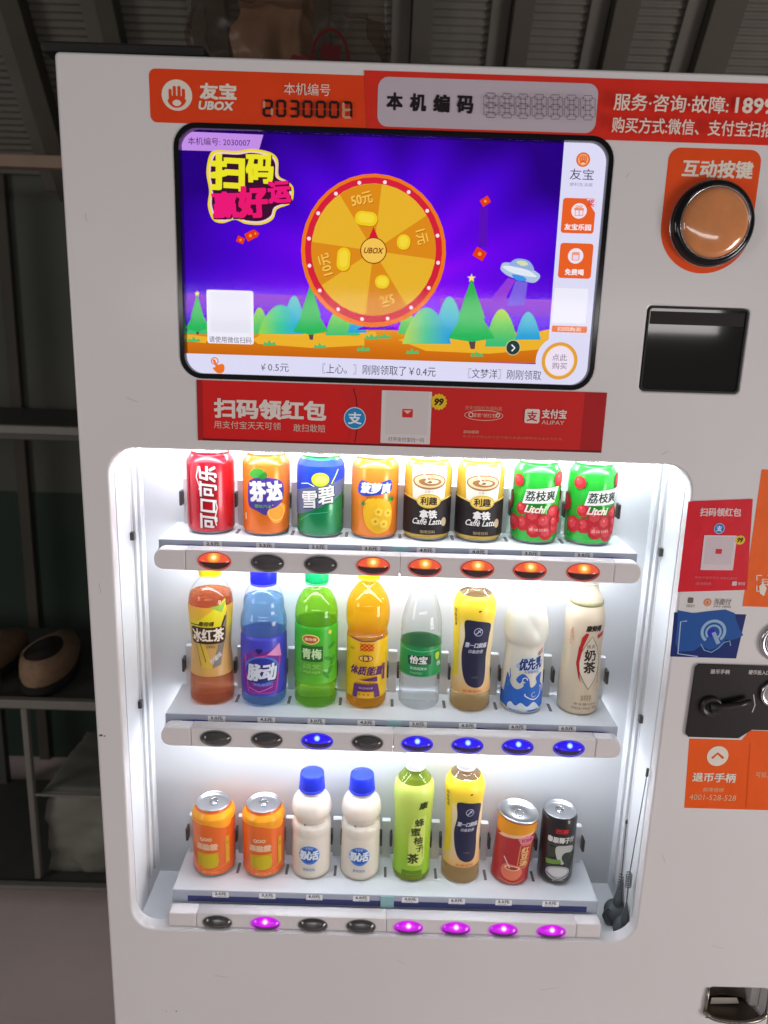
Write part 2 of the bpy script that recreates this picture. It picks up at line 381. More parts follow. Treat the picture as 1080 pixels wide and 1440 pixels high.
rbox('shelf', -1.7, -.42, .735, 1.2, .552, .575, rack_dk); rbox('shelf_edge', -1.7, -.42, .712, .733, .566, .589, rack_m)
rbox('shelf', -1.7, -.42, .735, 1.2, .04, .052, rack_dk); rbox('shelf_edge', -1.7, -.42, .712, .733, .046, .060, rack_m)
for x, z0, z1 in ((-1.62, 0, 1.83), (-.945, .59, 1.22), (-.88, 0.06, .552), (-.45, 0, 1.83)):
    rbox('post', x, x+.016, .738, .756, z0, z1, rack_m if z1 < .6 else rack_dk)
rbox('back_post', -1.2, -1.16, 1.17, 1.2, 0, 1.83, rack_dk); rbox('back_post', -.72, -.68, 1.17, 1.2, 0, 1.83, rack_dk)
rbox('cross_wire', -.865, -.42, .742, .748, .305, .311, rack_m, .001)
felt = mat('shoe_felt', rgb(140, 112, 88), .95, noise=.4, nscale=60, bump=1.0, bscale=260); felt_d = mat('shoe_lining', rgb(40, 33, 28), .95)
sole = mat('shoe_sole', rgb(34, 28, 28), .9)
def shoe(loc, rz, label):
    t = empty('shoe', loc, label, 'shoe', 'shoes on the rack shelf', rz); t.scale = (1.15, 1.25, 1.0)
    def ring(u, rx, wy, z): return [(u+rx*math.cos(a)*(1.0), wy*math.sin(a)*(1-.18*math.cos(a)), z) for a in [2*math.pi*k/28 for k in range(28)]]
    def loft(name, rs, m, cap=True):
        vs = [v for r in rs for v in r]; n = 28
        fs = [(i*n+k, i*n+(k+1) % n, (i+1)*n+(k+1) % n, (i+1)*n+k) for i in range(len(rs)-1) for k in range(n)]
        if cap: fs += [tuple(range(n))[::-1], tuple((len(rs)-1)*n+k for k in range(n))]
        return link(name, mesh(name, vs, fs, m, smooth=True), t)
    loft('sole', [ring(0, .135, .048, 0), ring(0, .138, .05, .01), ring(0, .136, .049, .028)], sole)
    loft('upper', [ring(0, .134, .047, .0282), ring(-.002, .136, .05, .045), ring(-.012, .122, .048, .07), ring(-.04, .088, .042, .09), ring(-.05, .07, .034, .094)], felt, False)
    loft('lining', [ring(-.05, .068, .032, .093), ring(-.045, .075, .036, .06), ring(-.04, .08, .038, .04)], felt_d)
    return t
shoe((-1.03, .90, .576), math.radians(82), 'brown felt shoe on the rack shelf, left one of the pair')
shoe((-.86, .90, .576), math.radians(96), 'brown felt shoe on the rack shelf, the one nearer the vending machine')

# pale bin liner on the bottom shelf
def crumple(name, x0, x1, y0, y1, z0, z1, m, seed, parent, amp=.02, nx=26, nz=26):
    rnd = random.Random(seed); from mathutils import noise as nz_
    bm = bmesh.new(); bmesh.ops.create_cube(bm, size=1); bmesh.ops.subdivide_edges(bm, edges=bm.edges[:], cuts=18, use_grid_fill=True)
    for v in bm.verts:
        c = v.co; s = 1-.16*max(0, c.z+.0)**2*2
        p = Vector(((x0+x1)/2+c.x*(x1-x0)*s, (y0+y1)/2+c.y*(y1-y0)*s, (z0+z1)/2+c.z*(z1-z0)))
        d = nz_.noise(p*14+Vector((seed, 0, 0)))+.5*nz_.noise(p*34+Vector((seed, 3, 0)))
        k = 0 if c.z < -.49 else 1
        n = Vector((c.x, c.y, c.z*.5)).normalized(); v.co = p+n*d*amp*k
    return link(name, bm_mesh(name, bm, m, True), parent)
bag_m = mat('bag_plastic', rgb(128, 126, 116), .5, noise=.1, nscale=5, bump=.4, bscale=25)
b = empty('storage_bag', (-.62, .9, .053), 'pale grey plastic sack standing on the bottom shelf of the rack', 'bag')
crumple('sack', -.235, .15, -.12, .18, 0, .235, bag_m, 3, b)
crumple('sack_rim', -.24, .152, -.125, .185, .228, .25, bag_m, 5, b, .008)

# ============================================================ THE VENDING MACHINE
vm = empty('vending_machine', (0, 0, 0), 'white drinks vending machine with display, lit window of drinks and orange stickers', 'vending machine')
CX0, CX1, CT = -.399, .64, 1.803
win = rrect(-.361, .412, .588, 1.336, .036)
scr = rrect(-.260, .266, 1.431, 1.729, .026)
a0, a1 = q(912, 430), q(1040, 554); rd = rrect(a0[0], a1[0]-.002, a1[1], a0[1], .006)
d0, d1 = q(997, 1387), q(1073, 1436); cup = rrect(d0[0], d1[0], d1[1]+.004, d0[1]-.002, .008)
cab = slab('front_panel', [rrect(CX0, CX1, .03, CT, .006, 4), win, scr, rd, cup], 0, .022, enamel, vm, .003)
bm = bmesh.new()
for a in ((CX0+.001, CX0+.02, .0225, .70, .03, CT-.001), (CX1-.02, CX1-.001, .0225, .70, .03, CT-.001), (CX0+.02, CX1-.02, .68, .70, .03, CT-.001),
          (CX0+.02, CX1-.02, .0225, .68, CT-.02, CT-.001), (CX0+.02, CX1-.02, .0225, .68, .03, .05)): box_bm(bm, *a)
link('cabinet_shell', bm_mesh('cabinet_shell', bm, enamel), vm)
for x in (CX0+.04, CX1-.1):
    for y in (.06, .62): box('foot', x, x+.06, y, y+.05, 0, .03, black_matt, vm, .003)
# small chips and specks in the paint
for px, py, r in ((142, 1034, .0028), (147, 1035, .0016), (248, 1422, .0016), (234, 1422, .0009)):
    link('paint_chip', mesh('paint_chip', [(x, -.0003, z) for x, z in ell(*q(px, py), r, r*.6, 9, random.random())], [tuple(range(9))], C(96, 80, 76)), vm)

rs_ = random.Random(4)
for px, py, ln_, an in ((178, 560, 16, .3), (930, 640, 12, -.5), (300, 1372, 20, .1), (760, 1392, 26, -.1), (930, 1200, 14, 1.2), (120, 300, 12, 1.4), (560, 1350, 10, .6), (880, 250, 9, -.9), (1000, 1330, 18, .2), (140, 820, 14, 1.5)):
    A = Art(True); A.line([(px+ln_*t_*math.cos(an)+rs_.uniform(-.8, .8), py+ln_*t_*math.sin(an)+rs_.uniform(-.8, .8)) for t_ in (0, .3, .6, 1)], .7, C(188, 180, 176)); A.build('paint_scuff', vm, -.0001)

# ------------------------------------------------------------ lit display case
wb = bmesh.new()
X0, X1, ZB, ZT, YB = -.361, .412, .578, 1.372, .142
for a in ((X0-.012, X0, .0222, .078, ZB, ZT), (X0-.012, X0, .080, YB, ZB, ZT), (X1, X1+.012, .0222, .078, ZB, ZT), (X1, X1+.012, .080, YB, ZB, ZT),
          (X0-.012, X1+.012, YB, YB+.012, ZB, ZT), (X0-.012, X1+.012, .0222, YB+.012, ZT, ZT+.012), (X0-.012, X1+.012, .0222, YB+.012, ZB-.012, ZB)): box_bm(wb, *a)
case = link('display_case', bm_mesh('display_case', wb, liner), vm)
for s, x in ((1, X0), (-1, X1)):
    for y, t in ((.088, .0045), (.098, .003), (.112, .005), (.126, .0025)):
        bm = bmesh.new(); xa, xb = sorted((x, x+s*t)); box_bm(bm, xa, xb, y-.003, y+.003, ZB+.03, ZT-.01, .001); link('liner_ridge', bm_mesh('liner_ridge', bm, liner), case)
    box('seam', min(x-s*.002, x-s*.006), max(x-s*.002, x-s*.006), .0782, .0798, ZB, ZT, C(60, 60, 64), case)
    for z in (1.5-.305, 1.5-.572):
        bm = bmesh.new(); xa, xb = sorted((x, x+s*.006)); box_bm(bm, xa, xb, .070, .078, z-.006, z+.006, .001); link('hinge_screw', bm_mesh('hinge_screw', bm, C(72, 70, 70)), case)
link('window_pane', mesh('window_pane', [(X0+.0, .0125, .588), (X1, .0125, .588), (X1, .0125, 1.336), (X0, .0125, 1.336)], [(0, 1, 2, 3)], pane), vm)

def led(name, z, strength, y0=.034, y1=.046, x0=-.30, x1=.355):
    e = bpy.data.materials.get('led_white_%g' % strength)
    if not e: e = E(238, 244, 255, strength)
    box('light_housing', x0-.004, x1+.004, y0-.003, y1+.003, z+.0042, z+.012, liner, vm)
    box(name, x0, x1, y0, y1, z, z+.004, e, vm)
led('light_tube', 1.5-.150, 30, .030, .046, -.35, .40)
led('light_tube', 1.5-.146, 62, .116, .130, -.35, .40)

RAILS = [(-.3035, -.297, -.318), (-.5725, -.565, -.587), (-.8885, -.869, -.903)]     # rail top, shelf top, button centre (from the eye level)
GX = [-.2290, -.1555, -.0815, -.0075, .0655, .1390, .2130, .2870]
HX = [-.314+.0, .366]
PRICE = [['2.5元', '2.5元', '2.5元', '3.0元', '4.0元', '4.0元', '3.0元', '3.0元'], ['3.0元', '4.5元', '3.0元', '4.5元', '2.0元', '6.0元', '6.0元', '6.0元'], ['2.5元', '2.5元', '6.0元', '6.0元', '4.0元', '6.0元', '3.5元', '5.0元']]
LIT = [[1, 0, 0, 1, 1, 1, 1, 1], [0, 0, 1, 0, 1, 1, 1, 1], [0, 1, 0, 0, 1, 1, 1, 1]]
BXS = [[(301, 786), (376, 787), (451, 788), (525, 789), (598, 792), (672, 795), (746, 798), (821, 801)],
       [(303, 1035), (375, 1035), (446, 1037), (517, 1038), (587, 1041), (658, 1043), (729, 1045), (801, 1048)],
       [(305, 1287), (373, 1288), (440, 1290), (508, 1291), (575, 1292), (642, 1294), (709, 1296), (777, 1298)]]
blue_band = C(62, 60, 178, .3); blue_band3 = C(52, 58, 112, .3)
strip_m = mat('strip_plastic', rgb(176, 182, 198), .25)
tag_m = C(244, 244, 246)
# --- buttons: an oval lens with a ridge across its middle
def button_mesh(name, m, up=True):
    vs, fs = [], []; N, K = 28, 6; a, b_ = .0212, .0116
    for j in range(K+1):
        s = j/K
        for i in range(N):
            t = 2*math.pi*i/N; x, z = a*(1-s)*math.cos(t), b_*(1-s)*math.sin(t)
            e = (x/a)**2+(z/b_)**2; e = min(1, e); y = -.0075*(1-e)**.6+.0045*(abs(z)/b_)*(1-e)
            vs.append((x, y, z))
    for j in range(K):
        for i in range(N): fs.append((j*N+i, (j+1)*N+i, (j+1)*N+(i+1) % N, j*N+(i+1) % N))
    return mesh(name, vs, [f[::-1] for f in fs], m, smooth=True)
def lamp_mat(name, top, low, hot):
    m = bpy.data.materials.new(name); m.use_nodes = True; nt = m.node_tree; b = nt.nodes['Principled BSDF']
    b.inputs['Base Color'].default_value = (.03, .02, .02, 1); b.inputs['Roughness'].default_value = .15
    tc = nt.nodes.new('ShaderNodeTexCoord'); mp = nt.nodes.new('ShaderNodeMapping'); mp.inputs['Location'].default_value = (0, 0, -.0082)
    mp.vector_type = 'POINT'; mp.inputs['Scale'].default_value = (1, 0, 1.2); nt.links.new(tc.outputs['Object'], mp.inputs[0])
    ln = nt.nodes.new('ShaderNodeVectorMath'); ln.operation = 'LENGTH'; nt.links.new(mp.outputs[0], ln.inputs[0])
    r = nt.nodes.new('ShaderNodeMapRange'); r.inputs['From Max'].default_value = .02; nt.links.new(ln.outputs['Value'], r.inputs['Value'])
    cr = nt.nodes.new('ShaderNodeValToRGB'); nt.links.new(r.outputs[0], cr.inputs[0]); e = cr.color_ramp.elements
    e[0].position = 0.10; e[0].color = (1, 1, 1, 1) if hot is None else rgb(*hot); e[1].position = 1; e[1].color = rgb(*top)
    x = e.new(.24); x.color = tuple(min(1, c*1.0) for c in rgb(*[min(255, int(c*.5+127)) if c > 60 else c for c in top]))
    x = e.new(.5); x.color = rgb(*top)
    sp = nt.nodes.new('ShaderNodeSeparateXYZ'); nt.links.new(tc.outputs['Object'], sp.inputs[0])
    g = nt.nodes.new('ShaderNodeMapRange'); g.inputs['From Min'].default_value = -.0004; g.inputs['From Max'].default_value = .0012; nt.links.new(sp.outputs['Z'], g.inputs['Value'])
    mx = nt.nodes.new('ShaderNodeMix'); mx.data_type = 'RGBA'; mx.inputs[6].default_value = rgb(*low); nt.links.new(g.outputs[0], mx.inputs[0]); nt.links.new(cr.outputs[0], mx.inputs[7])
    nt.links.new(mx.outputs[2], b.inputs['Emission Color']); b.inputs['Emission Strength'].default_value = 1.15
    return m
lamps = [lamp_mat('button_lit_red', (226, 84, 50), (30, 8, 8), (255, 240, 180)), lamp_mat('button_lit_blue', (34, 10, 222), (7, 2, 56), (190, 235, 255)), lamp_mat('button_lit_magenta', (190, 8, 214), (58, 2, 68), (255, 225, 255))]
off_me = button_mesh('button_lens', dark_plastic)
rim_me = None
def bezel_mesh(m, grow):
    vs, fs = [], []; N = 28
    for g, y in ((0.0004, -.0002), (.0012, -.0014), (.0012+grow, -.0002)):
        vs += [((.0212+g)*math.cos(2*math.pi*i/N), y, (.0116+g)*math.sin(2*math.pi*i/N)) for i in range(N)]
    for j in range(2): fs += [(j*N+i, j*N+(i+1) % N, (j+1)*N+(i+1) % N, (j+1)*N+i) for i in range(N)]
    return mesh('bezel', vs, fs, m, smooth=True)
bez_off = bezel_mesh(C(120, 116, 116), .0006)
bez_halo = [bezel_mesh(E(205, 60, 50, .9), .0007), bezel_mesh(E(60, 40, 235, .9), .0007), bezel_mesh(E(220, 70, 235, .9), .0007)]  # bezels are no lamps: their glow imitates the halo round lit lenses
lit_me = [button_mesh('button_lens', l) for l in lamps]
for r, (rt, st, bz) in enumerate(RAILS):
    zr, zs = 1.5+rt, 1.5+st; y0, y1 = .008, .030
    xl, xr = (-.309, .362)
    s0, s1, s2 = -.2655, .029, .324
    sh = box('shelf', -.309, .362, .036, .134, zs-.006, zs, plate_white, vm, .001)
    box('shelf_strip', -.309, .362, .0345, .0358, zs-.0225, zs-.0005, strip_m, sh)
    for k in range(2):                                      # wavy blue band on the strip
        xa, xb = ((-.285, .020), (.038, .345))[k]; n = 40; up, dn = [], []
        for i in range(n+1):
            x = xa+(xb-xa)*i/n; wv = .0014*math.sin(i/n*math.pi*7) if r < 2 else 0
            up.append((x, zs-(.0080, .0098, .0095)[r]+wv)); dn.append((x, zs-.0200))
        A = Art(); A.poly(dn+up[::-1], blue_band if r < 2 else blue_band3)
        A.build('blue_band', sh, .0343)
    box('rail_joiner', .019, .040, .0325, .0343, zs-.0224, zs-.0004, C(150, 190, 196), sh)
    for i, x in enumerate(GX):
        A = Art(); A.rr(x-.004*(1 if i < 4 else 0), zs-.0060, .026, .0100, .0006, tag_m)
        A.text(PRICE[r][i], x-.004*(1 if i < 4 else 0), zs-.0045, .018, .0056, C(30, 30, 36), .04)
        A.line([(x-.009, zs-.0092), (x+.006, zs-.0092)], .0007, C(120, 120, 130)); A.build('price_tag', sh, .0336)
    segs = [(xl, s0, (0, 0, 1, 1)), (s0+.0006, s1-.0003, (0, 0, 0, 0)), (s1+.0003, s2-.0006, (0, 0, 0, 0)), (s2, xr, (1, 1, 0, 0))]
    for j, (xa, xb, cs) in enumerate(segs):
        L = rrect(xa, xb, zr-.0295, zr, .0135, 8, cs) if r < 2 else rrect(xa, xb, zr-.029, zr, .004, 6, cs)
        slab('rail_end' if j in (0, 3) else 'button_panel', [L], y0, y1, rail_grey, vm, .0012 if j in (1, 2) else .002)
        for kk in ():
            pass
    if r == 2: box('sill_ledge', xl+.004, xr-.004, .0135, .033, .579, zr-.0292, C(186, 184, 184), vm, .001)
    for i, (px, py) in enumerate(BXS[r]):
        x, z = q(px, py, .006); z = zr-.0152
        bt = link('button', lit_me[r] if LIT[r][i] else off_me, vm, (x, y0-.0002, z))
        link('bezel', bez_halo[r] if LIT[r][i] else bez_off, bt, (0, 0, 0))
    if r < 2: led('light_tube', zr-.036, (22, 30)[r], .033, .043); led('light_tube', zs-.0195, (48, 40)[r], .112, .126, -.300, .353)
# --- bottle clips standing between the drinks and slots in the shelves
post_bm = bmesh.new(); box_bm(post_bm, -.007, .007, 0, .010, 0, .07, .001); post_me = bm_mesh('clip_post', post_bm, liner)
bm = bmesh.new()
for s in (-1, 1): box_bm(bm, s*.0085-.002, s*.0085+.002, -.012, .004, .030, .052, .001)
box_bm(bm, -.0085, .0085, .001, .004, .036, .046); prong_me = bm_mesh('clip_prong', bm, clip_dark)
bm = bmesh.new(); box_bm(bm, -.0022, .0022, -.012, .012, 0, .0006); slot_me = bm_mesh('shelf_slot', bm, C(110, 108, 108))
DX = [[-.248, -.167, -.088, -.009, .068, .144, .226, .306], [-.252, -.172, -.092, -.014, .068, .147, .227, .315], [-.255, -.174, -.096, -.016, .068, .149, .230, .305]]
YD = .095
for r, (rt, st, bz) in enumerate(RAILS):
    xs = DX[r]; mids = [xs[0]-.041]+[(a+b)/2 for a, b in zip(xs, xs[1:])]+[xs[-1]+.041]
    for i, x in enumerate(mids):
        if 0 < i < 8 or True:
            p = link('bottle_clip', post_me, vm, (x, .124, 1.5+st)); link('prong', prong_me, p, (0, 0, 0))
            if 0 < i < 8: link('shelf_slot', slot_me, vm, (x, .088, 1.5+st+.0001))

# ------------------------------------------------------------ display screen
S = link('display_screen', mesh('display_screen', [(x, .0195, z) for x, z in scr], [tuple(range(len(scr)))[::-1]], black_gloss), vm)
slab('screen_bezel', [rrect(-.262, .268, 1.429, 1.731, .028), rrect(-.2560, .2618, 1.4355, 1.7250, .022)], -.0012, .016, black_gloss, vm, .0005)
bgm = bpy.data.materials.new('display_purple'); bgm.use_nodes = True; nt = bgm.node_tree; nt.nodes.clear()
def nd(t, **k):
    n = nt.nodes.new(t)
    for a, b_ in k.items(): setattr(n, a, b_)
    return n
tc = nd('ShaderNodeTexCoord'); mp = nd('ShaderNodeMapping'); mp.inputs['Location'].default_value = (-.01, 0, -1.55); nt.links.new(tc.outputs['Object'], mp.inputs[0])
sp = nd('ShaderNodeSeparateXYZ'); nt.links.new(mp.outputs[0], sp.inputs[0])
at = nd('ShaderNodeMath', operation='ARCTAN2'); nt.links.new(sp.outputs['Z'], at.inputs[0]); nt.links.new(sp.outputs['X'], at.inputs[1])
m8 = nd('ShaderNodeMath', operation='MULTIPLY'); m8.inputs[1].default_value = 13; nt.links.new(at.outputs[0], m8.inputs[0])
sn = nd('ShaderNodeMath', operation='SINE'); nt.links.new(m8.outputs[0], sn.inputs[0])
ln = nd('ShaderNodeVectorMath', operation='LENGTH'); nt.links.new(mp.outputs[0], ln.inputs[0])
no = nd('ShaderNodeTexNoise'); no.inputs['Scale'].default_value = 7; nt.links.new(tc.outputs['Object'], no.inputs['Vector'])
a1_ = nd('ShaderNodeMath', operation='MULTIPLY_ADD'); a1_.inputs[1].default_value = .07; nt.links.new(sn.outputs[0], a1_.inputs[0])
a2_ = nd('ShaderNodeMath', operation='MULTIPLY_ADD'); a2_.inputs[1].default_value = .25; a2_.inputs[2].default_value = -.12; nt.links.new(no.outputs['Fac'], a2_.inputs[0]); nt.links.new(a2_.outputs[0], a1_.inputs[2])
a3_ = nd('ShaderNodeMath', operation='MULTIPLY_ADD'); a3_.inputs[1].default_value = 2.9; nt.links.new(ln.outputs['Value'], a3_.inputs[0]); nt.links.new(a1_.outputs[0], a3_.inputs[2])
a4_ = nd('ShaderNodeMath', operation='MULTIPLY_ADD'); a4_.inputs[1].default_value = 2.3; nt.links.new(sp.outputs['Z'], a4_.inputs[0]); nt.links.new(a3_.outputs[0], a4_.inputs[2])
cr = nd('ShaderNodeValToRGB'); nt.links.new(a4_.outputs[0], cr.inputs[0]); el = cr.color_ramp.elements
el[0].position = .0; el[0].color = rgb(160, 10, 250); el[1].position = 1; el[1].color = rgb(40, 0, 128)
x_ = el.new(.38); x_.color = rgb(110, 4, 240); x_ = el.new(.72); x_.color = rgb(72, 2, 206)
em = nd('ShaderNodeEmission'); ou = nd('ShaderNodeOutputMaterial'); nt.links.new(cr.outputs[0], em.inputs[0]); nt.links.new(em.outputs[0], ou.inputs[0])
scr_in = rrect(-.2562, .2620, 1.4353, 1.7252, .022)
A = Art(); A.raw(scr_in, [tuple(range(len(scr_in)))], bgm); A.build('background_picture', S, .017)
# --- landscape on the screen
def z_at(py, px=540): return q(px, py)[1]
def seam_x(px, py): return q(px, py)[0]
hill_yg = grad('display_hill_lime', 'Z', z_at(478), z_at(420), [(0, (60, 190, 120)), (.5, (120, 205, 90)), (1, (206, 224, 60))])
hill_bl = grad('display_hill_blue', 'Z', z_at(478), z_at(415), [(0, (20, 150, 220)), (.5, (70, 180, 210)), (1, (110, 205, 190))])
hill_rg = grad('display_hill_aqua', 'X', seam_x(360, 450), seam_x(425, 450), [(0, (150, 215, 60)), (.45, (60, 200, 150)), (1, (10, 160, 235))])
hill_r2 = grad('display_hill_aqua_right', 'X', seam_x(560, 450), seam_x(640, 450), [(0, (200, 220, 60)), (.5, (90, 200, 150)), (1, (30, 150, 230))])
tree_g = grad('display_tree_green', 'Z', z_at(480), z_at(390), [(0, (20, 180, 90)), (.5, (70, 190, 100)), (1, (40, 170, 70))])
sand = grad('display_sand', 'Z', z_at(510), z_at(465), [(0, (196, 100, 14)), (.5, (214, 118, 20)), (1, (232, 150, 30))])
def hillpts(x0, x1, base, top, skew=.5, n=14):
    o = [(x0, base)]
    for i in range(n+1):
        t = i/n; k = max(0, math.sin(math.pi*t))**.75; o.append((x0+(x1-x0)*(t+(skew-.5)*.25*math.sin(math.pi*t)), base+(top-base)*k))
    return o+[(x1, base)]
A = Art(True)
glare_ = grad('display_reflection_band', 'Z', z_at(440), z_at(408), [(0, (122, 10, 215)), (.7, (150, 60, 215)), (1, (178, 96, 220))])  # pinkish reflection on the screen glass, painted into the picture
A.poly([(258, 412), (292, 413), (292, 440), (258, 440)], glare_); A.poly([(352, 412), (426, 415), (426, 440), (352, 438)], glare_); A.poly([(620, 418), (782, 421), (782, 446), (620, 443)], glare_)
A.poly([(256, 470), (330, 466), (500, 463), (620, 466), (784, 468), (784, 512), (256, 505)], sand)
for pts in ([(352, 478), (370, 466), (440, 468), (512, 474), (512, 486), (440, 490), (360, 484)], [(560, 478), (600, 470), (700, 480), (780, 462), (784, 490), (690, 498), (600, 494)], [(256, 470), (290, 474), (285, 483), (258, 480)], [(500, 468), (528, 466), (530, 474), (505, 476)]): A.poly(pts, E(238, 178, 44))
for a in ((348, 376, 470, 432, hill_yg), (395, 428, 465, 415, hill_bl), (360, 425, 470, 428, hill_rg), (456, 506, 472, 428, hill_yg), (488, 515, 468, 446, hill_bl), (500, 560, 464, 456, E(110, 10, 210)), (560, 588, 470, 438, hill_yg), (612, 655, 476, 416, hill_bl), (566, 636, 484, 432, hill_r2), (684, 732, 488, 434, hill_yg), (728, 764, 478, 438, hill_bl), (258, 292, 470, 440, hill_yg)):
    A.poly(hillpts(*a[:4]), a[4])
def xmas(x, top, base, wd, star=True):
    A.poly([(x-wd*.07, base), (x+wd*.09, base), (x+wd*.07, base+wd*.20), (x-wd*.02, base+wd*.20)], E(92, 66, 70))
    A.poly([(x, top), (x+wd*.30, base-(base-top)*.34), (x+wd*.24, base-(base-top)*.36), (x+wd*.5, base-2), (x, base+3), (x-wd*.5, base-2), (x-wd*.24, base-(base-top)*.36), (x-wd*.30, base-(base-top)*.34)], tree_g)
    if star:
        P = []
        for i in range(10):
            r_ = (6.5 if i % 2 == 0 else 2.8)*(wd/66)**.5; t = math.pi*i/5-math.pi/2; P.append((x+r_*math.cos(t), top+r_*math.sin(t)))
        A.poly(P, E(250, 224, 120))
xmas(273, 412, 464, 32); xmas(435, 398, 468, 50, False); xmas(665, 390, 478, 66)
for x, y in ((448, 487), (510, 491), (376, 483), (522, 474), (580, 495), (672, 499), (540, 473), (268, 478)):
    A.poly([(x-9, y+3), (x-7, y-2), (x-3, y), (x, y-5), (x+3, y), (x+8, y-2), (x+10, y+3)], E(80, 190, 110))
A.build('landscape_picture', S, .0168)
# --- prize wheel
cx, cy = 525, 351
A = Art(True, lay=5)
w0, w1, w2 = 207, 196, 178
A.oval(cx, cy+2, w0, w0*1.06, E(238, 118, 22)); A.oval(cx, cy+1, w1, w1*1.06, E(212, 32, 60)); A.oval(cx, cy, w2, w2*1.06, E(232, 178, 44))
c0 = q(cx, cy); R0 = w2/2*sx(cx, cy); 
for k in range(8):
    if k % 2 == 0:
        a = math.radians(84+45*0-90*(k//2)); b_ = a+math.radians(40)
        P = [c0]+[(c0[0]+R0*math.cos(a+(b_-a)*i/8), c0[1]+R0*math.sin(a+(b_-a)*i/8)) for i in range(9)]
        A.raw(P, [tuple(range(10))], E(221, 138, 26))
    else:
        pass
for a_, l_, d_ in ((105, '50元', 1), (17, '1元', 1), (-72, '5元', 1), (-163, '10元', 1)):
    t = math.radians(a_); r1 = R0*.80; r2 = R0*.50
    c = (c0[0]+r1*math.cos(t), c0[1]+r1*math.sin(t)); g = (c0[0]+r2*math.cos(t), c0[1]+r2*math.sin(t)); k = sx(cx, cy)
    A.px = False
    A.text(l_, c[0]+.0006, c[1]-.0008, {2: 20, 3: 30}[len(l_)]*k, 16*k, E(170, 96, 16), .02, rot=t-math.pi/2)
    A.text(l_, c[0], c[1], {2: 20, 3: 30}[len(l_)]*k, 16*k, E(246, 196, 84), .02, rot=t-math.pi/2)
    wd = 32 if len(l_) > 2 else 21
    A.rr(g[0]+.001, g[1]-.0012, wd*k, 19*k, 8, E(206, 124, 20), t-math.pi/2-.35); A.rr(g[0], g[1], wd*k, 19*k, 8, E(238, 204, 34), t-math.pi/2-.35)
    A.rr(g[0], g[1]+.0006, wd*k*.72, 12*k, 6, E(246, 216, 60), t-math.pi/2-.35)
    A.px = True
for k in range(16):
    t = math.radians(80-22.5*k); r_ = (w1+w2)/4; A.oval(cx+r_*math.cos(t), cy-r_*1.06*math.sin(t), 5.4, 5.6, E(255, 225, 235), 12)
A.poly([(cx, 317), (cx+9, 338), (cx-9, 338)], E(216, 24, 50)); A.oval(cx, cy, 38, 38, E(140, 60, 20)); A.oval(cx, cy, 35, 35, E(244, 196, 84))
A.text('UBOX', cx, cy, 27, 8.5, E(120, 50, 24), .03, .25)
A.build('prize_wheel', S, .0150)
# --- headline, coupon shapes, saucer, side bar, ticker
A = Art(True, lay=5)
A.poly([(251, 181), (368, 186), (361, 211), (252, 208)], E(196, 142, 232)); A.text('本机编号: 2030007', 305, 196, 89, 11, E(46, 26, 66), .005)
blob = [(291, 216), (300, 208), (330, 209), (352, 206), (378, 211), (389, 222), (390, 244), (402, 252), (411, 262), (408, 283), (388, 292), (382, 306), (366, 314), (343, 313), (328, 307), (310, 312), (296, 307), (289, 287), (291, 266), (287, 240)]
def grow(P, k):
    mx_ = sum(p[0] for p in P)/len(P); my = sum(p[1] for p in P)/len(P); return [(mx_+(a-mx_)*k, my+(b__-my)*k) for a, b__ in P]
def sm(P):
    o = []; n = len(P)
    for i in range(n):
        p0, p1, p2, p3 = P[i-1], P[i], P[(i+1) % n], P[(i+2) % n]
        for k in range(4):
            t = k/4; o.append(tuple(.5*(2*p1[j]+(p2[j]-p0[j])*t+(2*p0[j]-5*p1[j]+4*p2[j]-p3[j])*t*t+(3*p1[j]-p0[j]-3*p2[j]+p3[j])*t**3) for j in (0, 1)))
    return o
A.poly(sm(blob), E(238, 214, 44)); A.poly(sm(grow(blob, .94)), E(240, 205, 225)); A.poly(sm(grow(blob, .90)), E(60, 16, 50))
def fat(t, x, y, wd, h, c, dark, rot=0, bold=.055):
    A.text(t, x+1.2, y+1.6, wd*1.02, h*1.02, dark, bold+.02, rot=rot); A.text(t, x, y, wd, h, c, bold, rot=rot)
fat('扫', 317, 240, 50, 52, E(236, 228, 40), E(40, 26, 30), -.02); fat('码', 363, 235, 40, 42, E(236, 228, 40), E(40, 26, 30), .02)
fat('赢', 314, 286, 38, 38, E(236, 24, 120), E(60, 6, 36), .05); fat('好', 353, 282, 44, 46, E(236, 24, 112), E(60, 6, 36), .06); fat('运', 391, 268, 33, 32, E(236, 24, 120), E(60, 6, 36), .08)
for x, y, s_, r_ in ((350, 330, 12, .5), (336, 336, 9, -.4), (357, 327, 8, -.6), (684, 281, 11, .6), (676, 356, 14, -.5)):
    A.rr(x, y, s_*1.2, s_, 1, E(226, 58, 20), r_); A.oval(x, y, s_*.4, s_*.4, E(245, 150, 60), 10)
A.poly([(676, 290), (688, 290), (686, 346), (674, 346)], E(90, 14, 190))
# saucer with its beam
A.poly([(716, 390), (727, 393), (708, 428), (692, 420)], E(148, 60, 216)); A.poly([(727, 394), (744, 396), (740, 428), (714, 430)], E(124, 96, 224))
A.poly(sm([(706, 374), (712, 368), (738, 372), (760, 384), (760, 392), (752, 397), (738, 394), (718, 388), (707, 380)]), E(176, 196, 226)); A.poly(sm([(709, 373), (738, 376), (757, 388), (745, 388), (720, 382)]), E(226, 234, 246))
A.poly(sm([(718, 370), (728, 363), (744, 365), (752, 374), (751, 380), (734, 376), (720, 373)]), E(150, 176, 222)); A.poly(sm([(728, 367), (739, 366), (745, 371), (736, 373)]), E(214, 222, 180))
A.poly(sm([(722, 385), (738, 388), (742, 394), (728, 393)]), E(60, 150, 230))
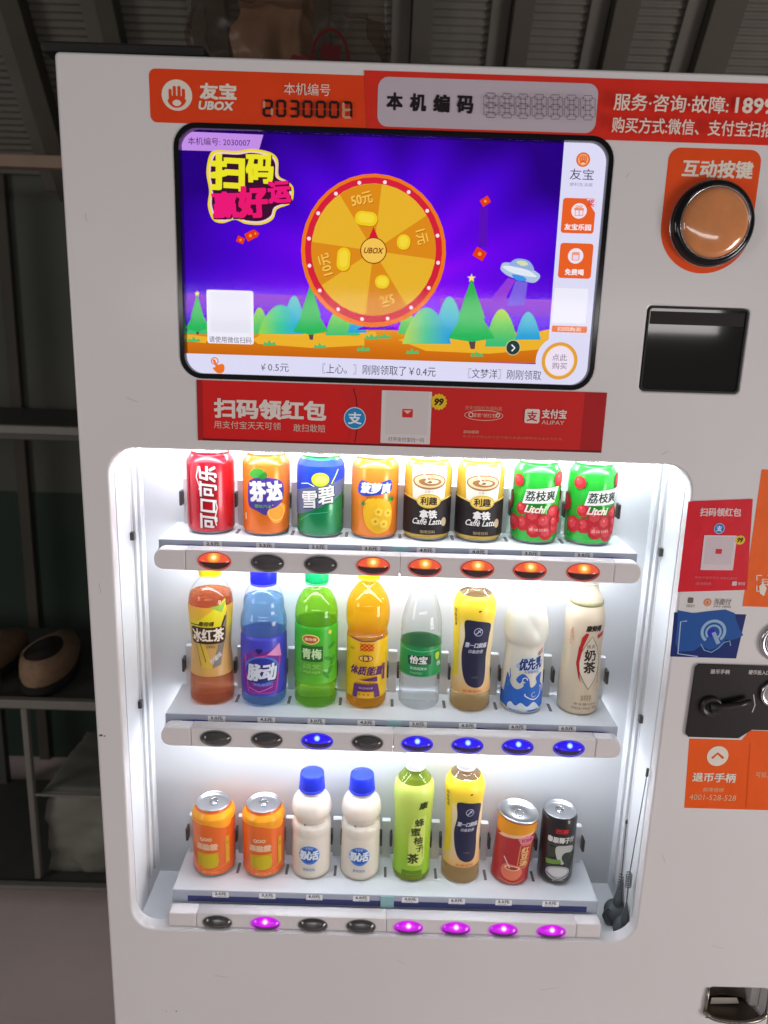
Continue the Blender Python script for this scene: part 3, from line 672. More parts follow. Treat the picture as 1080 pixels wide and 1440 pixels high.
# side bar and bottom bar
bx = scr_in
sb = [q(796, 201), q(784, 503)]
wht = E(222, 220, 246)
c1 = [p for p in bx if p[0] > q(796, 201)[0] and p[1] > 1.6]; 
sidebar = [q(779, 545), q(785, 500), q(796, 190)]
zb_ = q(540, 506)[1]-.001; P = [(q(796, 199)[0], zb_), (.2620, zb_)]+[p for p in rrect(-.2562, .2620, 1.4353, 1.7252, .022, 8) if p[0] > .235 and p[1] > 1.65]+[(q(796, 199)[0], 1.7252)]
A.raw(P, [tuple(range(len(P)))], wht)
bar = rrect(-.2562, .2620, 1.4353, q(540, 506)[1], .022, 8, (1, 0, 0, 1)); A.raw(bar, [tuple(range(len(bar)))], wht)
A.oval(823, 222, 20, 21, E(226, 104, 36)); A.oval(823, 222, 15, 16.5, E(240, 170, 120), 24)
for k in (-4.2, -1.4, 1.4, 4.2): A.line([(823+k, 215+abs(k)*.5), (823+k, 224)], 1.7, E(224, 96, 30))
A.oval(823, 226, 9, 6, E(224, 96, 30), 16); A.oval(823, 227.5, 6, 3, E(245, 200, 160), 16)
A.text('友宝', 821, 243, 34, 16, E(66, 50, 84), .01); A.text('便利生活家', 820, 257.5, 33, 5, E(140, 130, 160), 0)
A.rr(816, 302, 47, 50, 4, E(232, 96, 38)); A.poly([(828, 278), (841, 279), (840, 298)], wht); A.text('奖', 834, 284, 10, 10, E(222, 60, 40), .03)
A.oval(817, 295, 22, 22, E(240, 226, 240)); A.rr(817, 297.5, 12, 9, 1, E(236, 140, 110)); A.rr(817, 297.5, 10, 7, 1, E(240, 226, 240)); A.rr(817, 292.5, 14, 3.4, 1, E(236, 140, 110)); A.line([(817, 291), (817, 302)], 1.3, E(236, 140, 110)); A.ring(814.5, 289, 5, 4, 1, E(236, 140, 110), 14); A.ring(819.5, 289, 5, 4, 1, E(236, 140, 110), 14)
A.text('友宝乐园', 815, 318, 38, 9, E(250, 240, 245), .03)
A.rr(812, 366, 47, 50, 4, E(232, 96, 38)); A.oval(812, 359, 22, 22, E(240, 226, 240)); A.rr(812, 359.5, 11, 12, 2, E(240, 150, 120)); A.rr(812, 361, 8, 7, 1, E(232, 215, 240)); A.text('免费喝', 810, 382, 27, 9, E(250, 240, 245), .03)
A.rr(804, 430, 48, 50, 2, E(238, 236, 250)); A.rr(803, 463, 50, 9, 1.5, E(236, 120, 60)); A.text('扫码购买', 803, 463, 34, 6, E(250, 225, 215), .02)
A.oval(789, 508, 68, 70, wht); A.oval(789, 508, 51, 53, E(226, 160, 62)); A.oval(789, 508, 42, 44, E(244, 206, 120)); A.oval(789, 508, 40, 42, E(240, 226, 244))
A.text('点此', 789, 503, 21, 9.5, E(120, 96, 128), 0); A.text('购买', 789, 515, 21, 9.5, E(120, 96, 128), 0)
A.oval(723, 489, 21, 22, E(214, 200, 150)); A.oval(723, 489, 19, 20, E(40, 60, 60)); A.line([(721, 485), (725.5, 489.5), (721, 494)], 2, E(240, 240, 240))
A.text('了￥0.5元', 377, 517, 56, 11.5, E(90, 84, 112), .005); A.text('〖上心。〗刚刚领取了￥0.4元', 533, 521, 161, 14, E(56, 50, 80), .005); A.text('〖文梦洋〗刚刚领取', 711, 527, 104, 14, E(76, 70, 100), .005)
A.poly([(347, 508), (366, 508), (366, 526), (347, 526)], wht)
A.ring(300, 508, 11, 11, 1.5, E(236, 120, 50), 20); A.poly(sm([(297, 507), (300, 506), (304, 513), (311, 512), (314, 517), (312, 524), (304, 525), (297, 518), (301, 516)]), E(236, 116, 40))
# white scan card, left blank inside
A.rr(322, 446, 66, 76, 3, E(240, 238, 250)); A.rr(322, 440, 56, 56, 1, E(232, 230, 244)); A.text('请使用微信扫码', 322, 478, 60, 9, E(80, 74, 96), .005)
A.build('lettering_and_icons', S, .0125)
link('screen_glass', mesh('screen_glass', [(x, .004, z) for x, z in scr_in], [tuple(range(len(scr_in)))], screen_glass), S)

# ------------------------------------------------------------ stickers and plates on the front
def V(r, g, b): return mat('vinyl_%d_%d_%d' % (r, g, b), rgb(r, g, b), .42, noise=.10, nscale=14, bump=.5, bscale=28, spec=.35)
OR, OR2, RD, RD2 = V(232, 66, 12), V(244, 100, 16), V(222, 44, 26), V(222, 24, 24)
CREAM = C(236, 226, 212)
def sticker(name, label, pts, m, r=0):
    A = Art(); A.step = .00025; P = [q(*p) for p in pts]
    A.poly(P, m); return A.build(name, vm, -.0002, label)
def rs(x0, y0, x1, y1, r, corners=(1, 1, 1, 1)):          # sticker outline: world rectangle from two photo corners
    a, b_ = q(x0, y0), q(x1, y1); return rrect(a[0], b_[0], b_[1], a[1], r, 6, corners)
def hand(A, x, y, s, m, bg):
    A.oval(x, y, 43*s, 44*s, m)
    for dx, l in ((-9.5, 14), (-3.6, 18), (3.0, 18), (9.2, 14)): A.rr(x+dx*s, y-(l/2-5)*s+0*s, 4.6*s, l*s, 2.3*s, bg)
    A.rr(x, y+8*s, 24*s, 14*s, 6*s, bg); A.poly(sm([(x-12*s, y+6*s), (x+12*s, y+6*s), (x+8*s, y+15*s), (x, y+18*s), (x-8*s, y+15*s)]), bg); A.oval(x, y+11*s, 12*s, 9*s, m, 18)
st = Art(); L = rs(209, 96, 516, 182, .008, (0, 0, 1, 1)); st.raw(L, [tuple(range(len(L)))], OR); s1_ = st.build('header_sticker', vm, -.0002, 'orange header sticker with hand emblem')
A = Art(True); hand(A, 249, 134, 1, CREAM, OR); A.text('友宝', 307, 129, 52, 23, CREAM, .05); A.text('UBOX', 304, 149, 49, 12.5, CREAM, .06, .2)
A.text('本机编号', 432, 126, 65, 17, CREAM, 0)
SEG = {'2': 'abged', '0': 'abcdef', '3': 'abgcd', '7': 'abc', '8': 'abcdefg'}
def seg7(A, ch, x, y, w_, h_, t, m, ghost=None, outline=False):
    hh = h_/2
    seg = {'a': ((x-w_/2, y-hh), (x+w_/2, y-hh)), 'g': ((x-w_/2, y), (x+w_/2, y)), 'd': ((x-w_/2, y+hh), (x+w_/2, y+hh)), 'f': ((x-w_/2, y-hh), (x-w_/2, y)), 'b': ((x+w_/2, y-hh), (x+w_/2, y)), 'e': ((x-w_/2, y), (x-w_/2, y+hh)), 'c': ((x+w_/2, y), (x+w_/2, y+hh))}
    for k, (p0, p1) in seg.items():
        on = k in SEG[ch]
        if not on and not ghost: continue
        (ax, ay), (bx_, by) = p0, p1
        if ax == bx_: P = [(ax, ay-.2), (ax+t/2, ay+1.3), (ax+t/2, by-1.3), (ax, by+.2), (ax-t/2, by-1.3), (ax-t/2, ay+1.3)]
        else: P = [(ax-.2, ay), (ax+1.3, ay-t/2), (bx_-1.3, ay-t/2), (bx_+.2, ay), (bx_-1.3, ay+t/2), (ax+1.3, ay+t/2)]
        if outline: A.line(P+[P[0]], .7, m)
        else: A.poly(P, m if on else ghost)
for i, ch in enumerate('2030007'): seg7(A, ch, 377+i*18.6, 152.5+i*.5, 11, 21, 3.6, C(30, 16, 14), C(206, 150, 120) if i in (0, 6) else None)
A.build('lettering', s1_, -.0006)
P = [q(511, 99), q(511, 186), q(1110, 212), q(1110, 112)]
st = Art(); st.poly([(q(512, 99)[0], q(512, 99)[1]), (q(516, 186)[0], q(516, 186)[1]), (.60, q(516, 186)[1]-.0), (.60, q(512, 99)[1])], RD); s2_ = st.build('notice_strip', vm, -.0007, 'red notice strip with pale code panel')
A = Art(True); A.step = .00015
L = rs(532, 108, 836, 188, .012); A.raw(L, [tuple(range(len(L)))], C(196, 184, 194))
for i, ch in enumerate('本机编码'): A.text(ch, 555+i*33, 143+i*1.6, 23, 25, C(28, 18, 22), .045)
for i in range(7): seg7(A, '8', 690+i*22.3, 149+i*.9, 13, 27, 7.2, C(96, 84, 90), outline=True)
A.text('服务·咨询·故障:', 940, 149, 160, 24, CREAM, .012); A.text('1899', 1056, 152, 54, 22, CREAM, .03); A.text('购买方式:微信、支付宝扫描', 970, 182, 226, 22, CREAM, .012)
A.build('lettering', s2_, -.0011)
# interactive button tag
a, b_ = q(942, 207), q(1075, 210); t0 = a[1]; xl_, xr_ = q(938, 250)[0], q(1066, 250)[0]; rr_ = (xr_-xl_)/2; cxx = (xl_+xr_)/2; zc = q(1001, 318)[1]-.001
xl_ -= .001; P = rrect(xl_, xr_+.001, zc, t0, .014, 6, (0, 1, 1, 0)); P = [p for p in P if p[1] > zc+.001]+[(cxx+(rr_+.001)*math.cos(t), zc+(rr_+.001)*math.sin(t)*.98) for t in [math.pi+math.pi*k/24 for k in range(25)]]
st = Art(); st.poly(P, V(236, 78, 14)); s3_ = st.build('button_tag', vm, -.0002, 'orange tag round the large push button')
A = Art(True); A.text('互动按键', 1009, 238, 100, 25, CREAM, .035); A.build('lettering', s3_, -.0006)
bc = q(1000, 315); bo = link('push_button', None, vm) if False else None
pb = lathe('push_button', [(.0505, 0), (.0505, .006), (.048, .0105), (.0445, .012), (.0425, .0118), (.0415, .009)], black_gloss, vm, 64, (True, False)); pb.location = (bc[0], -.0006, bc[1]+.0); pb.rotation_euler = (math.pi/2, 0, 0)
lathe('button_ring', [(.0418, .0088), (.0424, .0126), (.0416, .0130), (.0408, .0092)], chrome, pb, 64, (False, False))
dome_m = mat('push_dome', rgb(214, 138, 84), .12, noise=.22, nscale=40, coat=1.0, bump=.12, bscale=40)
cap_pr = [(.0408, .0085), (.0400, .0125), (.036, .0150), (.028, .0168), (.018, .0178), (.008, .0182), (.0005, .0183)]
lathe('dome', smooth_prof(cap_pr), dome_m, pb, 64, (False, True))
lathe('base_ring', [(.0512, .0001), (.0514, .0006), (.0506, .0008)], chrome, pb, 64, (False, False))
# reader window
rx0, rz1 = a0; rx1, rz0 = a1[0]-.002, a1[1]
box('reader_recess', rx0-.002, rx1+.002, .0226, .03, rz0-.002, rz1+.002, C(30, 24, 24), vm)
slab('reader_frame', [rrect(rx0+.0003, rx1-.0003, rz0+.0003, rz1-.0003, .006), rrect(rx0+.0025, rx1-.0025, rz0+.0025, rz1-.0025, .004)], -.0006, .004, black_matt, vm)
rg = mat('reader_glass', rgb(26, 20, 20), .06, coat=.5)
slab('reader_glass', [rrect(rx0+.0025, rx1-.0025, rz0+.0025, rz1-.0025, .004)], .0015, .006, rg, vm)
box('reader_shelf', rx0+.004, rx1-.004, .001, .0014, rz1-.022, rz1-.006, C(40, 33, 33), vm)

# red banner under the screen
st = Art(); P = [q(277, 534), q(277, 618), q(845, 638), q(851, 556)]
za, zb = q(277, 534)[1], q(277, 619)[1]; st.poly([(q(277, 560)[0], zb), (q(823, 600)[0], zb), (q(829, 560)[0], za), (q(277, 560)[0], za)], RD2); s4_ = st.build('payment_banner', vm, -.0002, 'red payment banner under the screen')
A = Art(True); x0_, x1_ = q(818, 600)[0], q(849, 600)[0]; A.px = False; A.poly([(x0_, zb), (x1_, zb), (x1_, za), (x0_, za)], C(178, 26, 32)); A.poly([(q(500, 600)[0]-.01, zb), (x0_, zb), (x0_, za), (q(500, 560)[0]-.02, za), (q(500, 580)[0]-.004, (za+zb)/2)], C(212, 36, 34)); A.poly([(q(277, 560)[0], zb), (x1_, zb), (x1_, zb+.0028), (q(277, 560)[0], zb+.0028)], C(110, 16, 22)); A.poly([(q(277, 560)[0], zb), (q(285, 600)[0], zb), (q(285, 560)[0], za), (q(277, 560)[0], za)], C(176, 24, 30)); A.px = True
A.line([(497, 546), (501, 560), (503, 585), (502, 605), (499, 622)], 1.4, C(110, 12, 20))
W2 = C(236, 222, 214)
A.text('扫码领红包', 380, 576, 158, 28, W2, .045); A.text('用支付宝天天可领', 348, 598, 94, 11, C(224, 196, 180), .005); A.text('敢扫敢赔', 435, 602, 45, 11, C(224, 196, 180), .005)
A.oval(499, 588, 31, 31, C(210, 226, 236)); A.oval(499, 588, 28.5, 28.5, C(36, 140, 204)); A.text('支', 499, 588, 19, 17, C(235, 242, 248), .03)
A.rr(571, 587, 70, 74, 1, C(226, 216, 216)); A.rr(572, 581, 60, 60, 1, C(218, 208, 208)); A.rr(573, 581, 15, 12, 1.5, C(214, 46, 48)); A.poly([(567, 577), (579, 577), (573, 582)], C(238, 190, 170)); A.text('打开支付宝扫一扫', 571, 618, 50, 6, C(120, 110, 116), 0)
P = []
for i in range(28):
    r_ = 12 if i % 2 else 10.3; t = 2*math.pi*i/28; P.append((617+r_*math.cos(t), 565+r_*math.sin(t)))
A.poly(P, C(236, 196, 40)); A.text('99', 617, 565, 13, 10, C(40, 20, 14), .05, .2)
A.text('天天领取红包福利奖', 680, 574, 52, 6, C(226, 150, 130), 0); A.ring(680, 584, 55, 15, 1, C(230, 180, 160), 30); A.text('搜索"领红包"', 682, 584, 36, 6, C(232, 190, 170), .01); A.ring(662, 583, 7, 7, 1, W2, 12); A.ring(700, 584, 6, 6, 1, W2, 12)
A.rr(748, 585, 21, 20, 3, C(232, 216, 208)); A.text('支', 748, 585, 15, 14, C(200, 36, 40), .03); A.text('支付宝', 779, 582, 35, 13, W2, .03); A.text('ALIPAY', 777, 594, 32, 5.5, C(226, 180, 170), .02)
A.text('活动规则', 662, 607, 22, 4.5, C(226, 160, 140), .02); A.text('本活动详情以支付宝页面为准最终解释权归主办方所有', 720, 615, 140, 4, C(214, 110, 96), 0)
A.build('lettering', s4_, -.0006)

# red sticker right of the window
L = rs(968, 703, 1056, 830, .002)
def quad(x0, y0, x1, y1, lean=0.0):
    a, b_ = q(x0, y0), q(x1, y1); return [(a[0]+lean, b_[1]), (b_[0]+lean, b_[1]), (b_[0], a[1]), (a[0], a[1])]
za, zb = q(1010, 702)[1], q(1008, 831)[1]; xa, xb = q(968, 703)[0], q(1056, 703)[0]
st = Art(); st.poly([(xa+.001, zb-.003), (xb+.012, zb+.003), (xb+.002, za+.002), (xa-.0, za-.004)], V(222, 20, 42)); s5_ = st.build('red_packet_sticker', vm, -.0007, 'small red sticker right of the window')
A = Art(True); A.text('扫码领红包', 1013, 720, 58, 12, C(238, 206, 206), .03, 0, .02); A.oval(1011, 743, 15, 15, C(180, 200, 230)); A.oval(1011, 743, 13, 13, C(30, 120, 200)); A.text('支', 1011, 743, 8, 8, C(235, 242, 248), .03)
A.rr(1010, 777, 46, 49, 1, C(226, 208, 214), .02); A.rr(1010, 774, 39, 39, 1, C(214, 198, 204), .02); A.rr(1010, 775, 9, 7, 1, C(210, 50, 60)); A.oval(1040, 759, 14, 13, C(232, 196, 50)); A.text('99', 1040, 759, 8, 7, C(40, 20, 14), .04, .2)
A.text('用支付宝天天可领敢扫敢赔', 1006, 812, 60, 3.4, C(224, 120, 130), 0); A.text('活动规则', 988, 820, 22, 4, C(226, 130, 140), .0); A.rr(1032, 820, 7, 6, 1, C(226, 190, 196)); A.text('支付宝', 1042, 820, 10, 4.5, C(226, 190, 196), .02)
A.build('lettering', s5_, -.0011)
# tall orange sticker at the far right
st = Art(); a, b_ = q(1042, 853), q(1064, 660); L = rrect(q(1043, 840)[0], .60, a[1], b_[1], .004, 6, (0, 0, 1, 1)); L[-1] = L[-1]
zz0, zz1 = q(1060, 853)[1], q(1072, 660)[1]; st.poly([(q(1044, 852)[0], zz0), (.60, zz0), (.60, zz1), (q(1071, 660)[0], zz1)], OR2); s6_ = st.build('scan_sticker', vm, -.0002, 'tall orange sticker at the right edge')
A = Art(True)
for P in ([(1064, 816), (1064, 809), (1071, 809)], [(1079, 809), (1086, 809), (1086, 816)], [(1064, 823), (1064, 831), (1069, 831)]): A.line(P, 1.8, CREAM)
A.text('扫', 1075, 818, 11, 10, CREAM, .02); A.poly([(1067, 824), (1073, 819), (1078, 827), (1074, 838), (1068, 834)], CREAM); A.build('lettering', s6_, -.0006)
# little logos
A = Art(True); A.rr(971, 844, 8, 8, 2, C(110, 100, 90)); A.text('扫码支付', 971, 852, 12, 4, C(120, 100, 80), 0); A.oval(995, 847, 11, 11, C(228, 128, 86)); A.oval(995, 847, 7, 7, C(228, 190, 160), 18); A.text('友', 995, 847, 5, 5, C(200, 80, 40), .03); A.text('当面付', 1016, 846, 24, 9, C(110, 92, 84), .01, .15); A.text('PAY HERE', 1016, 853, 24, 3, C(150, 130, 124), 0)
A.build('printed_logo', vm, -.0002)
# blue contactless sticker held with torn tape
a, b_ = q(950, 861), q(1036, 926); st = Art(); st.poly([(a[0], b_[1]), (b_[0]-.001, b_[1]), (b_[0]+.004, a[1]), (a[0]-.002, a[1])], C(18, 40, 112)); s7_ = st.build('contactless_sticker', vm, -.0002, 'blue contactless payment sticker with torn tape')
A = Art(True); tape = C(28, 84, 160, .2); A.poly([(953, 858), (975, 862), (1000, 859), (1020, 857), (1033, 862), (1035, 872), (1040, 884), (1045, 893), (1036, 898), (1028, 900), (1020, 899), (1012, 909), (998, 914), (986, 908), (975, 915), (955, 916), (949, 905), (952, 880)], tape)
A.line([(966, 873), (957, 874), (953, 919), (981, 923)], 1.8, C(170, 190, 220)); A.ring(1003, 888, 36, 34, 4.5, C(150, 184, 214), 36, -45, 235); A.ring(1003, 889, 23, 22, 3, C(150, 184, 214), 30, -45, 225); A.oval(1001, 890, 12, 12, C(40, 40, 190), 20); A.line([(1003, 889), (1010, 905)], 6, C(150, 176, 210)); A.line([(985, 905), (990, 914), (1000, 917), (1010, 911), (1018, 903), (1026, 901), (1027, 908)], 1.6, C(120, 170, 210))
A.build('tape_and_emblem', s7_, -.0005)
# chrome lock at the right edge
lk = q(1098, 902); o = lathe('key_lock', smooth_prof([(.030, 0), (.030, .003), (.0275, .0048), (.024, .0040), (.0225, .0015)], .001), chrome, vm, 56, (True, False)); o.location = (lk[0], -.0004, lk[1]); o.rotation_euler = (math.pi/2, 0, 0)
lathe('lock_core', smooth_prof([(.0220, .001), (.0210, .004), (.016, .0046), (.014, .003), (.0125, .0035), (.0005, .0036)], .001), alu, o, 48, (False, True))
# black coin plate
a, b_ = q(972, 932), q(968, 1034); zt, zb = q(1020, 934)[1], q(1010, 1036)[1]; xl_ = q(971, 980)[0]-.001
cut = [(xl_+.004, zb), (q(1041, 1030)[0]-.003, zb), (q(1056, 1024)[0], q(1056, 1024)[1]-.001), (.60, q(1056, 1024)[1]-.001), (.60, zt), (xl_+.006, zt), (xl_+.001, zt-.005), (xl_, zb+.005)]
cp = slab('coin_plate', [cut], -.0035, -.0002, mat('coin_plate_black', rgb(20, 17, 17), .35, coat=.25), vm, .0006)
lv = q(1000, 991); bm = bmesh.new(); tube(bm, [(lv[0]-.004, -.0085, lv[1]-.001), (lv[0]+.014, -.010, lv[1]+.002), (lv[0]+.034, -.012, lv[1]+.007), (lv[0]+.050, -.011, lv[1]+.013)], [.0075, .0055, .0045, .0035], 12); link('return_lever', bm_mesh('return_lever', bm, mat('lever_plastic', rgb(44, 40, 38), .35), True), cp)
o = lathe('lever_hub', smooth_prof([(.016, 0), (.0158, .004), (.013, .0065), (.0095, .005), (.008, .0045), (.0005, .0045)], .0015), mat('lever_plastic', rgb(44, 40, 38), .35), cp, 36, (False, True)); o.location = (lv[0]-.002, -.0035, lv[1]-.0005); o.rotation_euler = (math.pi/2, 0, 0)
rg_ = q(1087, 973); o = lathe('coin_ring', smooth_prof([(.021, 0), (.0205, .004), (.018, .0055), (.0155, .004), (.0150, .001)], .001), chrome, cp, 44, (False, False)); o.location = (rg_[0], -.0035, rg_[1]); o.rotation_euler = (math.pi/2, 0, 0)
lathe('coin_disc', [(.0152, .0008), (.008, .0022), (.0005, .0026)], alu, o, 36, (False, True))
A = Art(True); A.text('退币手柄', 1011, 943, 27, 6.5, C(206, 200, 196), .02); A.text('硬币投入口', 1066, 944, 30, 6.5, C(206, 200, 196), .02); A.line([(1058, 975), (1060, 990), (1056, 1000)], 1.5, C(206, 200, 196)); A.build('lettering', cp, -.0037)
# lower orange sticker
zt, zb = q(1020, 1040)[1], q(1000, 1137)[1]; st = Art(); st.poly([(q(963, 1136)[0]-.001, zb), (.60, zb), (.60, q(1056, 1024)[1]-.0035), (q(1054, 1028)[0], q(1056, 1024)[1]-.0035), (q(1043, 1040)[0], zt), (q(970, 1040)[0]-.001, zt)], V(244, 92, 14)); s8_ = st.build('coin_return_sticker', vm, -.0002, 'orange sticker under the black coin plate')
A = Art(True); A.oval(1009, 1063, 30, 28, CREAM); A.line([(1001, 1066), (1009, 1059), (1017, 1066)], 4, C(222, 92, 26)); A.text('退币手柄', 1004, 1093, 61, 13, CREAM, .03); A.text('故障报修', 1003, 1110, 30, 6, C(236, 190, 150), .01); A.text('4001-528-528', 1002, 1121, 66, 8, C(236, 190, 150), .01); A.text('可投入1元', 1080, 1089, 36, 8, C(236, 190, 150), .01); A.line([(1055, 1045), (1049, 1136)], .8, C(206, 84, 20)); A.build('lettering', s8_, -.0006)
# coin return cup
x0_, x1_, z0_, z1_ = cup[0][0], max(p[0] for p in cup), min(p[1] for p in cup), max(p[1] for p in cup); x0_ = min(p[0] for p in cup)
cup_m = mat('cup_steel', rgb(104, 92, 82), .35, metal=.6, noise=.2, nscale=60); xm = (x0_+x1_)/2
vs, fs = [], []; n = 16
for z, k in ((z1_+.004, 0), ((z0_*.6+z1_*.4), 1), (z0_+.006, 2)):
    for i in range(n+1):
        t = i/n; x = x0_-.001+(x1_-x0_+.002)*t; vs.append((x, .022+.045*max(0, math.sin(math.pi*t))**.6*(1, .9, .35)[k], z))
for j in range(2): fs += [(j*(n+1)+i, j*(n+1)+i+1, (j+1)*(n+1)+i+1, (j+1)*(n+1)+i) for i in range(n)]
b0 = len(vs)
for y, s_ in ((.045, .8), (.0, 1)):
    for i in range(n+1): t = i/n; vs.append((xm+(t-.5)*(x1_-x0_+.002)*(1 if y == 0 else .9), (.04*max(0, math.sin(math.pi*t))**.6 if y else -.004-.006*math.sin(math.pi*t)), z0_+.004))
fs += [(b0+i, b0+i+1, b0+n+2+i, b0+n+1+i) for i in range(n)]
cu_ = link('coin_return_cup', mesh('coin_return_cup', vs, fs, cup_m, smooth=True), vm)
bm = bmesh.new(); tube(bm, [(xm+(t-.5)*(x1_-x0_+.004), -.003-.009*math.sin(math.pi*t), z0_+.005+(.010*(2*t-1)**8)) for t in [i/20 for i in range(21)]], .0035, 8); link('cup_lip', bm_mesh('cup_lip', bm, mat('cup_lip_steel', rgb(150, 142, 134), .25, metal=.9), True), cu_)
for s_, x in ((0, x0_-.001), (1, x1_+.001)): bm = bmesh.new(); tube(bm, [(x, -.002, z0_+.01), (x, -.003, (z0_+z1_)/2), (x, -.001, z1_)], .0022, 8); link('cup_side', bm_mesh('cup_side', bm, mat('cup_lip_steel', rgb(150, 142, 134), .25, metal=.9), True), cu_)
A = Art(True); A.text('退币口', 1030, 1401, 30, 7, C(150, 138, 126), .02); A.build('lettering', cu_, .045)
A = Art(True); A.poly([(1008, 1418), (1044, 1418), (1047, 1426), (1006, 1427)], C(176, 166, 154)); A.build('cup_slot', cu_, .02)

# ============================================================ DRINKS (each one a thing of its own)
mm = .001
def K(pr): return [(r*mm, z*mm) for r, z in pr]
CANP = K([(27, 0), (29.5, 1.2), (31, 3.2), (33.4, 6.5), (34, 9), (34, 102), (33.4, 105), (28.5, 113), (27, 114.5), (27.4, 116), (27.2, 117.6)])
def blobr(cx, cy, rx, ry, k=3, a=.12, n=30, ph=0):
    return [(cx+rx*(1+a*math.sin(k*t+ph))*math.cos(t), cy+ry*(1+a*math.sin(k*t+ph))*math.sin(t)) for t in [2*math.pi*i/n for i in range(n)]]
def can_lid(t, z, r, tab=True):
    lathe('lid', K([(r+.6, z), (r+.9, z+1.4), (r-.2, z+1.6), (r-1.5, z-1.5), (r-2.6, z-3.2), (r-6, z-2.6), (.3, z-2.6)]), alu, t, 40, (False, True))
    if tab:
        A = bmesh.new(); tube(A, [(math.cos(a)*.0065, math.sin(a)*.009+.002, z*mm-.0012) for a in [2*math.pi*i/16 for i in range(17)]], .0011, 6); box_bm(A, -.006, .006, -.003, .002, z*mm-.0018, z*mm-.0008)
        link('pull_tab', bm_mesh('pull_tab', A, chrome, True), t)
class MA(Art):        # art in millimetres
    def build_on(s, t, prof, name='printed_label', off=.0004): s.v = [(x*mm, y, z*mm) for x, y, z in s.v]; return s.wrap(name, t, prof, off)
def drink(kind, row, i, label, cat, group=None, rz=0.0):
    x = DX[row][i]; return empty(kind, (x, YD, 1.5+RAILS[row][1]+.0002), label, cat, group, rz)
def can(t, col, pr=CANP, m=None):
    lathe('can_body', pr, m or mat('can_%d_%d_%d' % col, rgb(*col), .25, metal=.15, coat=.4), t, 48, (True, False), bands=None)
    can_lid(t, pr[-1][1]/mm, pr[-1][0]/mm-.6)
    lathe('base_rim', K([(32.0, 4.2), (31.2, 3.0), (29.9, 1.1), (27.2, -.15), (24, .5)]), alu, t, 40, (False, False))
WHT = C(238, 236, 232)
# --- row 1
g_cans = 'cans standing on the top shelf'
t = drink('drink_can', 0, 0, 'red cola can with white lettering running up its side, first on the top shelf', 'can', g_cans); can(t, (186, 14, 34))
A = MA(); A.text('可口可乐', 4.4, 54, 92, 27, C(120, 6, 20), .06, .12, math.pi/2); A.text('可口可乐', 3, 55, 92, 26, WHT, .03, .12, math.pi/2)
A.line([(-10, 99), (-13, 84), (-8, 70), (-9.5, 66)], 1.6, WHT); A.line([(14.5, 14), (12, 24), (16, 40), (13.5, 50)], 1.6, WHT); A.line([(17, 60), (19, 80), (16, 96)], 1, C(206, 60, 70)); A.line([(-30, 12), (-30, 100)], 5, C(150, 10, 26)); A.build_on(t, CANP)
t = drink('drink_can', 0, 1, 'orange soda can with a big white name on a violet splash and a green leaf', 'can', g_cans); can(t, (238, 118, 34))
A = MA(); A.poly(blobr(20, 36, 15, 15), C(244, 160, 50)); A.ring(20, 36, 26, 26, 1.5, C(250, 196, 110), 24); A.poly(sm([(-22, 44), (-24, 62), (-21, 80), (-4, 86), (20, 84), (31, 74), (30, 54), (20, 44), (8, 40), (4, 32), (-8, 38)]), C(66, 48, 136))
A.text('芬', -8, 66, 25, 30, WHT, .06, 0, .05); A.text('达', 17, 67, 24, 29, WHT, .06, 0, .05); A.text('橙味汽水', 0, 45, 24, 5, C(90, 170, 70), .02); A.poly(sm([(-20, 88), (-14, 98), (-2, 99), (2, 92), (-6, 86)]), C(60, 150, 50)); A.poly(sm([(-6, 87), (4, 95), (6, 88), (0, 84)]), C(40, 120, 46))
A.rr(-28, 28, 3, 10, 1, C(220, 200, 180)); A.build_on(t, CANP)
t = drink('drink_can', 0, 2, 'blue and green lemon soda can crossed by a silver slanting name', 'can', g_cans); can(t, (8, 128, 74))
A = MA(); A.poly([(-106, 46), (-60, 46), (-34, 46), (60, 82), (60, 112.5), (-60, 112.5)], C(24, 60, 178, .25)); A.poly([(-60, 30), (-34, 32), (-6, 42), (34, 62), (60, 76), (60, 88), (34, 84), (-6, 76), (-36, 68), (-60, 64)], C(92, 100, 128, .25))
A.text('雪', -13, 55, 25, 26, C(16, 60, 70), .06, .1, .14); A.text('碧', 12, 63, 25, 27, C(16, 60, 70), .06, .1, .14); A.text('雪', -14, 56, 24, 25, WHT, .025, .1, .14); A.text('碧', 11, 64, 24, 26, WHT, .025, .1, .14)
A.oval(2, 86, 25, 20, C(204, 214, 44)); A.oval(3, 86, 17, 12, C(226, 226, 110)); A.line([(-28, 78), (-16, 80), (-6, 76)], 1.2, WHT); A.line([(18, 80), (26, 94), (29, 100)], 1.5, C(230, 240, 60)); A.line([(-30, 24), (-12, 36), (20, 40)], 1, C(60, 170, 130)); A.build_on(t, CANP)
t = drink('drink_can', 0, 3, 'orange pineapple soda can with white name on a blue ribbon', 'can', g_cans); can(t, (240, 132, 44))
A = MA(); A.poly(sm([(-10, 20), (-16, 40), (-12, 58), (4, 62), (22, 56), (28, 38), (24, 18), (6, 10)]), C(238, 184, 36)); A.poly(sm([(-26, 70), (-20, 86), (0, 82), (22, 88), (27, 78), (22, 70), (0, 66), (-16, 64)]), C(34, 62, 168))
for (x, s_) in ((-13, 15), (2, 15), (17, 14)): A.text('菠萝爽'[(-13, 2, 17).index(x)], x, 76, s_, 16, WHT, .05, .15)
for cx_, cz_, s_ in ((25, 56, 1), (-17, 50, .7)):
    for a in (-60, -30, 0, 30, 60):
        r_ = math.radians(90+a); A.poly([(cx_-2*s_, cz_), (cx_+2*s_, cz_), (cx_+12*s_*math.cos(r_), cz_+14*s_*math.sin(r_))], C(50, 120+a, 50))
